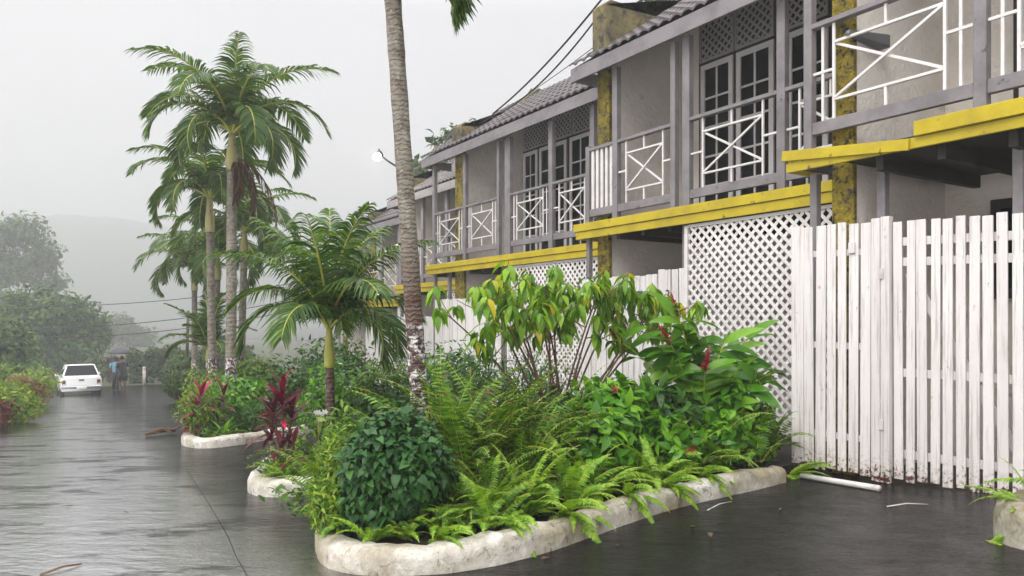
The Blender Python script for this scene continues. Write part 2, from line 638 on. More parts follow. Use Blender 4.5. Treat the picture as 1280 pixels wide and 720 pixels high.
M['creeper'] = leaf_mat('creeper', (0.009, 0.045, 0.008), (0.017, 0.072, 0.011), (0.045, 0.13, 0.02), 0.42, 0.14, tcol=(0.9, 1.5, 0.6))
M['duranta'] = leaf_mat('duranta', (0.045, 0.11, 0.008), (0.095, 0.19, 0.012), (0.24, 0.32, 0.02), 0.45, 0.3)
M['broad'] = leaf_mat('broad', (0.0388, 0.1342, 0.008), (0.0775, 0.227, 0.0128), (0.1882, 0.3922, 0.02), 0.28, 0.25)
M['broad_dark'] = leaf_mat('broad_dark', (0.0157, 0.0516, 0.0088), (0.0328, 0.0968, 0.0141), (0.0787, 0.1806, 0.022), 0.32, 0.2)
M['hanging'] = leaf_mat('hanging', (0.07, 0.17, 0.012), (0.14, 0.28, 0.018), (0.28, 0.44, 0.028), 0.32, 0.32, odd=(0.5, 0.42, 0.03))
M['ginger'] = leaf_mat('ginger', (0.0388, 0.129, 0.0096), (0.0775, 0.215, 0.016), (0.1882, 0.3655, 0.028), 0.25, 0.25)
M['red_flower'] = leaf_mat('red_flower', (0.16, 0.008, 0.02), (0.3, 0.012, 0.03), (0.42, 0.02, 0.05), 0.4, 0.15, tcol=(1, 0.5, 0.5))
M['cordyline'] = leaf_mat('cordyline', (0.08, 0.0072, 0.024), (0.22, 0.0096, 0.048), (0.64, 0.024, 0.112), 0.3, 0.2, tcol=(1.4, 0.5, 0.7))
M['cordyline_dark'] = leaf_mat('cordyline_dark', (0.045, 0.0132, 0.0168), (0.105, 0.0176, 0.0264), (0.195, 0.033, 0.042), 0.35, 0.15, tcol=(1.2, 0.7, 0.7))
M['white_petal'] = leaf_mat('white_petal', (0.7, 0.7, 0.68), (0.78, 0.78, 0.76), (0.82, 0.82, 0.8), 0.5, 0.2, tcol=(1, 1, 1))
M['tree_leaf'] = leaf_mat('tree_leaf', (0.025, 0.06, 0.01), (0.048, 0.1, 0.016), (0.1, 0.175, 0.028), 0.5, 0.2)
M['tree_leaf_pale'] = leaf_mat('tree_leaf_pale', (0.041, 0.0688, 0.024), (0.0656, 0.1032, 0.032), (0.1066, 0.1548, 0.048), 0.5, 0.25)
M['hedge_leaf'] = leaf_mat('hedge_leaf', (0.0197, 0.0447, 0.0112), (0.0344, 0.0727, 0.0144), (0.0787, 0.123, 0.02), 0.5, 0.2)
M['red_hedge'] = leaf_mat('red_hedge', (0.0287, 0.0189, 0.0112), (0.0574, 0.0301, 0.0176), (0.0902, 0.0516, 0.024), 0.5, 0.2)
M['yellow_bush'] = leaf_mat('yellow_bush', (0.0574, 0.129, 0.0096), (0.123, 0.2236, 0.0144), (0.2952, 0.344, 0.016), 0.45, 0.3)
M['green_bush'] = leaf_mat('green_bush', (0.0492, 0.1118, 0.012), (0.0902, 0.172, 0.016), (0.164, 0.258, 0.024), 0.45, 0.28)
M['red_bush'] = leaf_mat('red_bush', (0.0369, 0.0144, 0.0096), (0.0959, 0.0217, 0.016), (0.1919, 0.0482, 0.024), 0.45, 0.2, tcol=(1.3, 0.7, 0.7))
M['orange_bush'] = leaf_mat('orange_bush', (0.082, 0.0516, 0.012), (0.1394, 0.1118, 0.016), (0.2296, 0.086, 0.024), 0.45, 0.25)


# ------------------------------------------------------------------ helpers: leaves and plants
def leaf_t(kind, L=1.0, Wd=0.4, bend=0.25, fold=0.18, seg=4):
    """one leaf along +Y, base at the origin, upper side +Z: folded along the midrib, curving down."""
    prof = {
        'ovate': lambda u: math.sin(PI * min(1, u * 0.96 + 0.04) ** 0.72),
        'heart': lambda u: (math.sin(PI * (0.16 + 0.84 * u) ** 0.62)),
        'lance': lambda u: math.sin(PI * min(1, u * 0.95 + 0.05) ** 0.85) ** 0.8,
        'strap': lambda u: min(1.0, 3.2 * (1 - u)) * (0.55 + 0.45 * min(1, 4 * u)),
    }[kind]
    V, F = [], []
    for i in range(seg + 1):
        u = i / seg
        w = max(0.0, prof(u)) * Wd / 2
        if i == seg:
            w = 0.004 * L
        y = L * u * (1 - 0.15 * bend * u)
        z = -bend * L * u * u
        V += [(-w, y, z + fold * w), (0, y, z), (w, y, z + fold * w)]
    for i in range(seg):
        a = 3 * i
        F += [(a, a + 1, a + 4, a + 3), (a + 1, a + 2, a + 5, a + 4)]
    return np.array(V), [np.array(F)]


def frame_mats(P, D, N, S):
    """matrices that put a leaf's +Y along D, its +Z near N, scale S, at P (arrays)."""
    D = D / (np.linalg.norm(D, axis=1, keepdims=True) + 1e-9)
    X = np.cross(D, N)
    X /= (np.linalg.norm(X, axis=1, keepdims=True) + 1e-9)
    Z = np.cross(X, D)
    m = np.zeros((len(P), 4, 4))
    m[:, :3, 0] = X * S[:, None]
    m[:, :3, 1] = D * S[:, None]
    m[:, :3, 2] = Z * S[:, None]
    m[:, :3, 3] = P
    m[:, 3, 3] = 1
    return m


def unit(n):
    d = rng.normal(size=(n, 3))
    return d / np.linalg.norm(d, axis=1, keepdims=True)


def lumpy(n, radii, lumps=9, amp=0.28, shell=(0.72, 1.0), zmin=-1.0, seed=None):
    """points in the outer shell of an uneven ellipsoid, and the outward directions there."""
    r = np.random.default_rng(seed if seed is not None else rng.integers(1 << 30))
    d = r.normal(size=(n * 2, 3))
    d /= np.linalg.norm(d, axis=1, keepdims=True)
    d = d[d[:, 2] > zmin][:n]
    c = r.normal(size=(lumps, 3))
    c /= np.linalg.norm(c, axis=1, keepdims=True)
    k = np.exp(6 * (d @ c.T - 1)).max(axis=1)
    rad = (1 - amp) + amp * k * 1.25
    s = r.uniform(shell[0], shell[1], size=len(d)) * rad
    return d * s[:, None] * np.array(radii), d


def leaf_cloud(g, P, D, size, tmpl, droop=0.3, mess=0.6, jitter=0.35, mi=0, lay=False):
    """leaves at P facing roughly outward along D; tips droop."""
    n = len(P)
    tang = np.cross(D, unit(n))
    tang /= np.linalg.norm(tang, axis=1, keepdims=True) + 1e-9
    dirs = D * 0.55 + tang * 0.8 + unit(n) * mess * 0.6
    dirs[:, 2] -= droop
    nor = D + unit(n) * mess * 0.6
    nor[:, 2] += 0.5
    if lay:                                  # leaves lying like shingles over the outside
        dirs = D * 0.7 + tang * 0.55
        dirs[:, 2] -= 0.5
        nor = D * 0.75 + unit(n) * 0.4
        nor[:, 2] += 0.9
    S = size * (1 + rng.uniform(-jitter, jitter, n)) * (rng.uniform(0.6, 1.25, n) if lay else 1)
    g.many(tmpl[0], tmpl[1], frame_mats(P, dirs, nor, S), mi)


def arc(p0, az, el, length, droop, n, curl=1.2, twist=0.0):
    """points along an arching stalk and its tangents."""
    P = [np.array(p0, dtype=float)]
    T = []
    for i in range(n):
        u = i / (n - 1)
        a = el - droop * u ** curl
        z = az + twist * u
        t = np.array([math.cos(a) * math.sin(z), math.cos(a) * math.cos(z), math.sin(a)])
        T.append(t)
        P.append(P[-1] + t * length / (n - 1))
    return np.array(P[:n]), np.array(T)


def strip(g, P, w, nor, mi=0):
    """thin blades: P (k, s, 3) centre lines, w (k, s) widths, nor (k, 3)."""
    k, s, _ = P.shape
    d = P[:, -1] - P[:, 0]
    x = np.cross(d, nor)
    x /= np.linalg.norm(x, axis=1, keepdims=True) + 1e-9
    A = P - x[:, None] * w[..., None] / 2
    B = P + x[:, None] * w[..., None] / 2
    V = np.stack([A, B], axis=2).reshape(k * s * 2, 3)
    base = np.arange(k)[:, None] * (2 * s)
    i = np.arange(s - 1)[None, :] * 2
    q = np.stack([base + i, base + i + 1, base + i + 3, base + i + 2], axis=2).reshape(-1, 4)
    g.V.append(V)
    g.F.append((q + g.n, mi, True))
    g.n += len(V)


def palm_frond(g, p0, az, el, L, droop, npair=44, leaf=0.42, wid=0.03, hang=0.5, vee=0.5, curl=1.25, mi=0, stalk=0.016, smi=1, twist=0.0, bare=0.12):
    P, T = arc(p0, az, el, L, droop, 26, curl, twist)
    g.tube([tuple(p) for p in P], list(np.linspace(stalk, stalk * 0.2, len(P))), 5, smi, False)
    u = np.linspace(bare, 0.995, npair)
    idx = u * (len(P) - 1)
    i0 = np.clip(idx.astype(int), 0, len(P) - 2)
    fr = (idx - i0)[:, None]
    B = P[i0] * (1 - fr) + P[i0 + 1] * fr
    Tt = T[i0]
    side = np.cross(Tt, np.array([0, 0, 1.0]))
    bad = np.linalg.norm(side, axis=1) < 0.15
    side[bad] = np.array([math.cos(az), -math.sin(az), 0])
    side /= np.linalg.norm(side, axis=1, keepdims=True)
    # keep the side vector steady as the stalk passes the vertical
    ref = np.array([math.cos(az), -math.sin(az), 0])
    side = np.where((side @ ref)[:, None] < 0, -side, side)
    up = np.cross(side, Tt)
    ln = leaf * L * (np.sin(PI * (0.12 + 0.83 * u) ** 0.8)) ** 0.7
    s = 4
    for sg in (-1, 1):
        fwd = 0.35 + 0.75 * u[:, None]
        d = side * sg + Tt * fwd + up * (vee + rng.uniform(-0.15, 0.25, (npair, 1)))
        d += rng.normal(size=d.shape) * 0.07
        d /= np.linalg.norm(d, axis=1, keepdims=True)
        t = np.linspace(0, 1, s)
        l = (ln * rng.uniform(0.86, 1.1, npair))[:, None]
        C = B[:, None] + d[:, None] * (l * t)[..., None]
        C[..., 2] -= (hang * l) * t ** 2
        w = np.broadcast_to(wid * np.array([0.7, 1.0, 0.75, 0.06]), (npair, s)) * rng.uniform(0.8, 1.15, (npair, 1))
        strip(g, C, w, np.cross(d, Tt) + rng.normal(size=d.shape) * 0.2, mi)
    return P


def fern_geo(n, L, spread=(0.5, 1.25), droop=(0.9, 1.7), pairs=30, wid=0.12, seed=0, az=None, pin=0.02):
    """a sword fern: arching fronds of paired narrow leaflets."""
    global rng
    keep = rng
    rng = np.random.default_rng(seed)
    g = Geo()
    for k in range(n):
        a = rng.uniform(0, 2 * PI) if az is None else rng.uniform(*az)
        el = rng.uniform(*spread)
        l = L * rng.uniform(0.6, 1.1)
        P, T = arc(rng.normal(size=3) * np.array([0.03, 0.03, 0.0]), a, el, l, rng.uniform(*droop), 16, 1.4, rng.uniform(-0.5, 0.5))
        g.tube([tuple(p) for p in P], list(np.linspace(0.004, 0.0015, len(P))), 3, 1, False)
        u = np.linspace(0.1, 0.99, pairs)
        idx = u * (len(P) - 1)
        i0 = np.clip(idx.astype(int), 0, len(P) - 2)
        fr = (idx - i0)[:, None]
        B = P[i0] * (1 - fr) + P[i0 + 1] * fr
        Tt = T[i0]
        ref = np.array([math.cos(a), -math.sin(a), 0])
        up = np.cross(np.broadcast_to(ref, Tt.shape), Tt)
        rl = rng.uniform(-0.5, 0.5)
        side = ref[None] * math.cos(rl) + up * math.sin(rl)
        ln = wid * l / 0.8 * 0.5 * np.clip(np.minimum(1, 0.35 + 3.5 * u) * (1 - u ** 3.0), 0.08, 1)
        for sg in (-1, 1):
            d = side * sg + Tt * 0.28 + rng.normal(size=Tt.shape) * 0.06
            t = np.linspace(0, 1, 3)
            C = B[:, None] + d[:, None] * (ln[:, None] * t)[..., None]
            C[..., 2] -= 0.25 * ln[:, None] * t ** 2
            w = np.broadcast_to(pin * np.array([1.0, 0.95, 0.15]), (pairs, 3))
            strip(g, C, w, np.cross(d, Tt), 0)
    rng = keep
    return g


def ground_z(x, y):
    yy = y
    if yy > 58:
        yy = 58 + (yy - 58) * 0.25
    if yy > 120:
        yy = 58 + 62 * 0.25
    if yy < -12:
        yy = -12
    return 0.04 - 0.056 * yy


# ================================================================== the setting
# ground: one sheet sloping down the road, out to the horizon
def make_ground():
    ys = list(np.arange(-40, -10, 10.0)) + list(np.arange(-10, 60, 0.5)) + list(np.arange(60, 130, 5.0)) + [150, 200, 300, 450, 700, 1100]
    xs = [-900, -500, -250, -120, -60, -30, -16, -10, -6, -4, -2, 0, 2, 4, 6, 8, 12, 18, 30, 60, 120, 250, 500, 900]
    v, f = [], []
    for y in ys:
        for x in xs:
            v.append((x, y, ground_z(x, y)))
    nx = len(xs)
    for j in range(len(ys) - 1):
        for i in range(nx - 1):
            f.append((j * nx + i, j * nx + i + 1, (j + 1) * nx + i + 1, (j + 1) * nx + i))
    g = Geo()
    g.add(v, f, 0, True)
    return prop(g.build('road_ground', M['asphalt']), kind='structure')


make_ground()


# grassy verge along the left of the road and beyond its end
def sheet(name, poly, m, lift):
    g = Geo()
    v = [(x, y, ground_z(x, y) + lift) for x, y in poly]
    g.add(v, [tuple(range(len(v)))], 0)
    return prop(g.build(name, m), kind='structure')


M['verge'] = worn('verge', (0.05, 0.055, 0.02), (0.03, 0.03, 0.014), None, 2, 18, 0.85, 0.8, 0.03)


def verge():
    g = Geo()
    v, f = [], []
    ys = list(np.arange(16, 58.1, 2.0)) + [70, 90, 120, 200, 300]
    for y in ys:
        xr = -0.75 + 0.012 * max(0, y - 18) - (2.5 * math.exp(-(y - 16) / 1.5) if y < 24 else 0)
        if y > 50:
            xr = 60.0
        for x in (-60, -20, -8, -4, xr - 0.4, xr):
            v.append((x, y, ground_z(x, y) + (0.05 if x < xr else 0.004)))
    for j in range(len(ys) - 1):
        for i in range(5):
            f.append((j * 6 + i, j * 6 + i + 1, (j + 1) * 6 + i + 1, (j + 1) * 6 + i))
    g.add(v, f, 0, True)
    prop(g.build('verge', M['verge']), kind='structure')


verge()

# far wooded hill
M['hill'] = worn('hill_wood', (0.045, 0.07, 0.03), (0.022, 0.036, 0.018), (0.07, 0.09, 0.04), 0.05, 0.4, 0.9, 1.0, 2.0)


def hill():
    nx, ny = 190, 60
    x = np.linspace(-680, 820, nx)
    y = np.linspace(450, 1390, ny)
    X, Y = np.meshgrid(x, y)
    u = (Y - 450) / 940
    ridge = 113 + 5 * np.sin(X * 0.0085 + 0.6) + 4 * np.sin(X * 0.023) - 0.09 * np.clip(X - 30, -150, 400)
    Z = -14 + ridge * np.sin(PI * np.clip(u * 1.05, 0, 1)) ** 0.9 * (0.93 + 0.05 * np.sin(X * 0.009 + 1))
    r = np.random.default_rng(3)
    Z += r.uniform(-1.6, 1.6, Z.shape) + 1.5 * np.sin(X * 0.4) * np.sin(Y * 0.3)
    v = np.stack([X, Y, Z], -1).reshape(-1, 3)
    f = [(j * nx + i, j * nx + i + 1, (j + 1) * nx + i + 1, (j + 1) * nx + i) for j in range(ny - 1) for i in range(nx - 1)]
    g = Geo()
    g.add(v, f, 0, True)
    prop(g.build('hill', M['hill']), kind='structure')


hill()

# misty rain in the air
HAZE_DENSITY = 0.0031


def haze():
    g = Geo()
    g.box((-760, -45, -26), (900, 1440, 132))
    m = bpy.data.materials.new('haze')
    m.use_nodes = True
    t = m.node_tree
    t.nodes.clear()
    o = t.nodes.new('ShaderNodeOutputMaterial')
    p = t.nodes.new('ShaderNodeVolumePrincipled')
    p.inputs['Color'].default_value = (0.6, 0.603, 0.612, 1)
    p.inputs['Density'].default_value = HAZE_DENSITY
    p.inputs['Anisotropy'].default_value = 0.1
    t.links.new(p.outputs[0], o.inputs['Volume'])
    h = g.build('haze', m)
    h.display_type = 'WIRE'
    prop(h, kind='stuff')


haze()


# ------------------------------------------------------------------ the terrace of townhouses
def lattice(g, y0, y1, z0, z1, x, strip_w=0.04, pitch=0.097, th=0.008, mi=0):
    """diagonal lattice strips in the plane X = x, clipped to the rectangle; two layers."""
    for layer, sg in ((0, 1), (1, -1)):
        xx = x + layer * th * 1.15
        a = pitch * math.sqrt(2)
        # lines  z - z0 = sg * (y - c)
        lo = y0 - (z1 - z0) if sg > 0 else y0
        hi = y1 if sg > 0 else y1 + (z1 - z0)
        c = lo + a / 2 + random.uniform(-0.01, 0.01)
        while c < hi:
            pts = []
            for y in (y0, y1):
                z = z0 + sg * (y - c)
                if z0 <= z <= z1:
                    pts.append((y, z))
            for z in (z0, z1):
                y = c + sg * (z - z0)
                if y0 < y < y1:
                    pts.append((y, z))
            if len(pts) >= 2:
                pts.sort()
                (ya, za), (yb, zb) = pts[0], pts[-1]
                if abs(yb - ya) > 0.02:
                    g.bar((xx, ya, za), (xx, yb, zb), strip_w, th, (1, 0, 0), mi)
            c += a + random.uniform(-0.006, 0.006)


def door_leaf(name, parent, x, y0, y1, z0, z1, cols=2, rows=5, low_panel=0.0):
    """a glazed leaf in the plane X = x (seen from smaller X); panes are its sub-part."""
    g = Geo()
    st = 0.085
    g.box((x - 0.025, y0, z0), (x + 0.02, y0 + st, z1))
    g.box((x - 0.025, y1 - st, z0), (x + 0.02, y1, z1))
    g.box((x - 0.0245, y0 + st, z1 - st), (x + 0.0195, y1 - st, z1))
    g.box((x - 0.0245, y0 + st, z0), (x + 0.0195, y1 - st, z0 + st * 1.6 + low_panel))
    yi0, yi1, zi0, zi1 = y0 + st, y1 - st, z0 + st * 1.6 + low_panel, z1 - st
    for k in range(1, cols):
        y = yi0 + (yi1 - yi0) * k / cols
        g.box((x - 0.018, y - 0.016, zi0), (x + 0.012, y + 0.016, zi1))
    for k in range(1, rows):
        z = zi0 + (zi1 - zi0) * k / rows
        g.box((x - 0.0165, yi0, z - 0.016), (x + 0.0105, yi1, z + 0.016))
    d = g.build(name, M['door_paint'], parent)
    p = Geo()
    p.box((x - 0.004, yi0 - 0.005, zi0 - 0.005), (x + 0.004, yi1 + 0.005, zi1 + 0.005))
    p.build('pane', M['glass'], d)
    return d


def cross_panel(g, X, ya, yb, zb, zt, extra=False):
    """white railing brace between posts at ya > yb (far, near)."""
    w = ya - yb
    s0, s1 = ya - 0.15 * w, yb + 0.16 * w
    t = 0.027
    h = zt - zb
    za, zc = zb + 0.2 * h, zb + 0.8 * h
    for s in (s0, s1):
        g.box((X - t / 2, s - t / 2, zb), (X + t / 2, s + t / 2, zt))
    for z in (za, zc):
        g.box((X - t / 2 - 0.003, s1 + t / 2, z - t / 2), (X + t / 2 + 0.003, s0 - t / 2, z + t / 2))
    g.bar((X - 0.012, s0 - t / 2, za + t / 2), (X - 0.012, s1 + t / 2, zc - t / 2), 0.028, 0.02, (1, 0, 0))
    g.bar((X + 0.012, s0 - t / 2, zc - t / 2), (X + 0.012, s1 + t / 2, za + t / 2), 0.028, 0.02, (1, 0, 0))
    m = (s0 + s1) / 2
    g.box((X - t / 2, m - t / 2, zc + t / 2), (X + t / 2, m + t / 2, zt))
    g.box((X - t / 2, m - t / 2, zb), (X + t / 2, m + t / 2, za - t / 2))
    zm = zb + 0.52 * h
    g.box((X - 0.013, s0 + t / 2, zm - 0.014), (X + 0.013, ya, zm + 0.014))
    g.box((X - 0.013, yb, zm - 0.014), (X + 0.013, s1 - t / 2, zm + 0.014))
    if extra:
        for y in (ya - 0.07 * w, yb + 0.075 * w):
            g.box((X - t / 2 + 0.004, y - t / 2, zb), (X + t / 2 - 0.004, y + t / 2, zt))


def townhouse(P):
    X, yl, yr = P['X'], P['yl'], P['yr']
    rail, br, ft, fb, ev = P['rail'], P['br'], P['ft'], P['fb'], P['eave']
    wy0, wy1 = P['wall']
    gz = ground_z(X, (yl + yr) / 2)
    T = empty('townhouse', (X, yr, ground_z(X, yr)), P['label'], 'house', 'two-storey terrace houses stepping down the slope')
    XB = X + 1.72
    Xe = X - 0.22
    ztile = ev + 0.25
    pitch = math.tan(math.radians(33.5))
    ridge_x = X + 2.2
    # party wall on the far side, with its stuccoed front edge and mossy top
    zp = P['par']
    g = Geo()
    zw = ground_z(X, wy1) - 0.3
    rz = ztile + (ridge_x - Xe) * pitch
    g.prism([(X + 0.14, zw), (X + 6.5, zw), (X + 6.5, ev - 0.4), (ridge_x, rz - 0.2), (X + 0.14, ztile + (X + 0.14 - Xe) * pitch - 0.16)], 1, wy0, wy1)
    wall = g.build('party_wall', M['plaster'], T)
    g = Geo()
    g.box((X + 0.07, wy0 - 0.02, zw), (X + 0.139, wy1 + 0.02, ztile + 0.02))
    g.build('wall_end', M['yellow_stucco'], T, bevel=0.01)
    g = Geo()
    xk = X + P.get('parlen', 1.3)
    g.prism([(X - 0.02, ztile + (X - 0.02 - Xe) * pitch - 0.1), (ridge_x, rz - 0.15), (ridge_x, rz + 0.14), (xk + 0.4, max(zp, ztile + (xk + 0.4 - Xe) * pitch + 0.1)), (xk, zp), (X + 0.1, zp + 0.03), (X - 0.02, zp - 0.06)], 1, wy0 - 0.04, wy1 + 0.04)
    g.build('parapet', M['mossy_concrete'], T, bevel=0.015)
    # back wall of the balcony and ground floor, with door openings left as one wall behind the leaves
    g = Geo()
    g.box((XB + 0.03, yr, zw), (XB + 0.2, wy0 - 0.003, ztile + (XB - Xe) * pitch - 0.12))
    g.build('back_wall', M['plaster'], T)
    g = Geo()
    g.box((X + 6.3, yr, zw), (X + 6.5, wy0 - 0.003, ev - 0.5))
    g.build('rear_wall', M['plaster'], T)
    # balcony floor
    g = Geo()
    g.box((X - 0.05, yr, ft - 0.17), (XB + 0.029, wy0 - 0.004, ft - 0.06))
    if yl > wy1:
        g.box((X - 0.05, wy1 + 0.004, ft - 0.17), (X + 0.9, yl, ft - 0.06))
    y = yl - 0.25
    while y > yr + 0.1:                      # joists below the floor
        if not (wy0 - 0.1 < y < wy1 + 0.1):
            g.box((X - 0.02, y - 0.035, ft - 0.30), ((XB if y < wy0 else X + 0.88), y + 0.035, ft - 0.172))
        y -= 0.55
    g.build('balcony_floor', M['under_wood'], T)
    # yellow fascia: two boards, the upper one proud
    fy = yl + 0.14
    hb = (ft - fb) * 0.5
    if P.get('broken'):
        s = Geo()
        s.bar((X - 0.16, fy, ft - 0.02), (X - 0.16, 3.55, ft - 0.155), 0.1, 0.03, (1, 0, 0))
        s.build('fascia_board', M['yellow_paint'], T, bevel=0.003)['label'] = 'slipped yellow fascia board hanging out of line'
        s = Geo()
        s.box((X - 0.185, yr, fb + hb), (X - 0.135, 3.5, ft + 0.03))
        s.build('fascia_board', M['yellow_paint'], T, bevel=0.003)
    else:
        s = Geo()
        s.box((X - 0.17, yr, fb + hb), (X - 0.125, fy, ft))
        s.build('fascia_board', M['yellow_paint'], T, bevel=0.003)
    s = Geo()
    s.box((X - 0.145, yr, fb), (X - 0.112, fy - 0.03, fb + hb - 0.004))
    s.box((X - 0.111, fy - 0.06, fb), (X + 0.3, fy - 0.03, ft - 0.01))
    s.build('fascia_board', M['yellow_paint'], T, bevel=0.003)
    # roof: pan tiles with a waved front edge
    ry0, ry1 = yr, P['roof_end']
    per = 0.21
    ny = max(8, int((ry1 - ry0) / per * 8))
    rows = 7
    v, f = [], []
    ysr = np.linspace(ry0, ry1, ny + 1)
    wave = 0.052 * np.abs(np.sin(PI * ysr / per)) ** 0.9
    prof = []
    run = (ridge_x - Xe) / rows
    for r in range(rows):
        xa, xb = Xe - 0.04 + r * run, Xe - 0.04 + (r + 1) * run + 0.03
        za = ztile + (xa - Xe) * pitch + 0.035
        zb = ztile + (xb - Xe) * pitch
        prof += [(xa, za - 0.035), (xa, za), (xb, zb)]
    prof.append((ridge_x + 0.1, ztile + (ridge_x - Xe) * pitch + 0.08))
    prof.append((X + 6.8, ev - 0.2))
    for (px, pz) in prof:
        for k, yy in enumerate(ysr):
            v.append((px, yy, pz + wave[k]))
    n1 = ny + 1
    for a in range(len(prof) - 1):
        for k in range(ny):
            f.append((a * n1 + k, a * n1 + k + 1, (a + 1) * n1 + k + 1, (a + 1) * n1 + k))
    g = Geo()
    g.add(v, f, 0, False)
    # dark boarding beneath the tiles
    g2 = Geo()
    g2.prism([(Xe, ztile - 0.02), (ridge_x, ztile + (ridge_x - Xe) * pitch - 0.06), (X + 6.75, ev - 0.3), (X + 6.75, ev - 0.34), (ridge_x, ztile + (ridge_x - Xe) * pitch - 0.12), (Xe, ztile - 0.07)], 1, ry0, ry1 - 0.02)
    rf = g.build('roof', M['roof'], T)
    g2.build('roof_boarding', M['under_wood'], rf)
    g = Geo()
    g.box((Xe - 0.02, ry0, ev), (Xe + 0.012, ry1, ztile - 0.03))
    g.box((Xe + 0.013, ry1 - 0.035, ev + 0.02), (X + 0.6, ry1 - 0.002, ztile - 0.03))
    g.build('eave_board', M['grey_paint'], T, bevel=0.004)
    # posts
    for (y, w, z0, z1) in P['posts']:
        g = Geo()
        g.box((X - 0.045, y - w / 2, z0), (X + 0.045, y + w / 2, z1))
        g.build('post', M['grey_paint'], T, bevel=0.006)
    for (y, z0) in P.get('ground_posts', []):
        g = Geo()
        xx = X + P.get('gp_in', 0.0)
        g.box((xx - 0.04, y - 0.04, z0), (xx + 0.04, y + 0.04, ft - 0.18))
        g.build('ground_post', M['grey_paint'], T, bevel=0.006)
    # rails and braces
    for (ya, yb, style) in P['sections']:
        g = Geo()
        g.bar((X, ya, rail - 0.03), (X, yb, rail - 0.03), 0.085, 0.05)
        g.build('top_rail', M['grey_paint'], T, bevel=0.005)
        g = Geo()
        g.box((X - 0.028, yb, br), (X + 0.028, ya, br + 0.12))
        g.build('bottom_rail', M['grey_paint'], T, bevel=0.005)
        g = Geo()
        if style == 'slats':
            n = 5
            for k in range(n):
                y = ya - (ya - yb) * (k + 0.6) / (n + 0.2)
                g.box((X - 0.016, y - 0.03, br + 0.12), (X + 0.016, y + 0.03, rail - 0.055))
        else:
            cross_panel(g, X, ya, yb, br + 0.12, rail - 0.055, style == 'cross2')
        g.build('railing_brace', M['white_rail'], T, bevel=0.003)
    # doors and vents
    for (y0, y1, z0, z1, rows) in P['doors']:
        door_leaf('door', T, XB, y0, y1, z0, z1, 2, rows)
    for (y0, y1, z0, z1) in P.get('vents', []):
        g = Geo()
        lattice(g, y0 + 0.03, y1 - 0.03, z0 + 0.02, z1, XB - 0.02, 0.035, 0.095)
        g.box((XB - 0.03, y0, z0 - 0.02), (XB + 0.0, y1, z0 + 0.02))
        g.box((XB - 0.03, y0, z0 + 0.02), (XB, y0 + 0.03, z1))
        g.box((XB - 0.03, y1 - 0.03, z0 + 0.02), (XB, y1, z1))
        g.build('lattice_vent', M['vent_paint'], T)
        g = Geo()
        g.box((XB + 0.012, y0, z0), (XB + 0.028, y1, z1))
        g.build('vent_backing', M['under_wood'], T)
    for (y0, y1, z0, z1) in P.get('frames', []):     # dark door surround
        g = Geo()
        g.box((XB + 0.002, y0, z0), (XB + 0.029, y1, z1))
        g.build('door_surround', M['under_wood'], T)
    return T


def posts(ys, P, ztop):
    return [(y, w, P[1] if low is None else low, ztop) for (y, w, low) in ys]


U1 = dict(label='nearest house, its upper balcony cut by the right picture edge, fascia board slipped', X=6.45, yl=4.70, yr=-2.5, rail=4.21, br=3.11, ft=2.95, fb=2.76, eave=5.3, wall=(4.24, 4.43), par=6.6, roof_end=4.85, broken=True, gp_in=0.2,
          posts=[(4.64, 0.09, 2.95, 5.35), (3.04, 0.10, 2.9, 5.35), (1.45, 0.1, 2.9, 5.35), (-0.2, 0.1, 2.9, 5.35)],
          ground_posts=[(4.72, -0.2), (4.0, -0.2), (2.85, -0.2), (1.4, -0.2), (-0.2, -0.2)],
          sections=[(4.60, 3.09, 'cross2'), (2.99, 1.5, 'cross2'), (1.4, -0.15, 'cross')],
          doors=[(2.72, 3.50, 2.95, 5.35, 5), (1.9, 2.68, 2.95, 5.35, 5), (0.6, 1.4, 2.95, 5.35, 5)], vents=[(1.9, 3.5, 5.45, 5.9)], frames=[(1.84, 3.56, 2.95, 5.95)])
U2 = dict(label='second house from the right, above the number 3 gate and white lattice', X=7.45, yl=9.50, yr=4.46, rail=4.04, br=2.93, ft=2.82, fb=2.575, eave=5.11, wall=(9.05, 9.3), par=6.3, roof_end=9.62, gp_in=0.03, parlen=1.55,
          posts=[(9.44, 0.09, 2.82, 4.07), (8.76, 0.11, 2.82, 5.16), (7.52, 0.09, 2.82, 5.16), (7.27, 0.13, 2.82, 5.16), (5.73, 0.12, 2.82, 5.16)],
          ground_posts=[(9.47, -0.5), (7.33, -0.45)],
          sections=[(9.40, 8.815, 'slats'), (8.705, 7.565, 'cross'), (7.205, 5.79, 'cross'), (5.67, 4.5, 'cross')],
          doors=[(7.97, 8.64, 2.85, 5.45, 5), (7.2, 7.9, 2.85, 5.45, 5), (6.3, 6.97, 2.85, 5.45, 5), (5.5, 6.22, 2.85, 5.45, 5)],
          vents=[(7.95, 8.66, 5.52, 6.2), (7.2, 7.92, 5.52, 6.2), (6.3, 6.97, 5.52, 6.2)], frames=[(5.45, 8.7, 2.84, 6.25)])
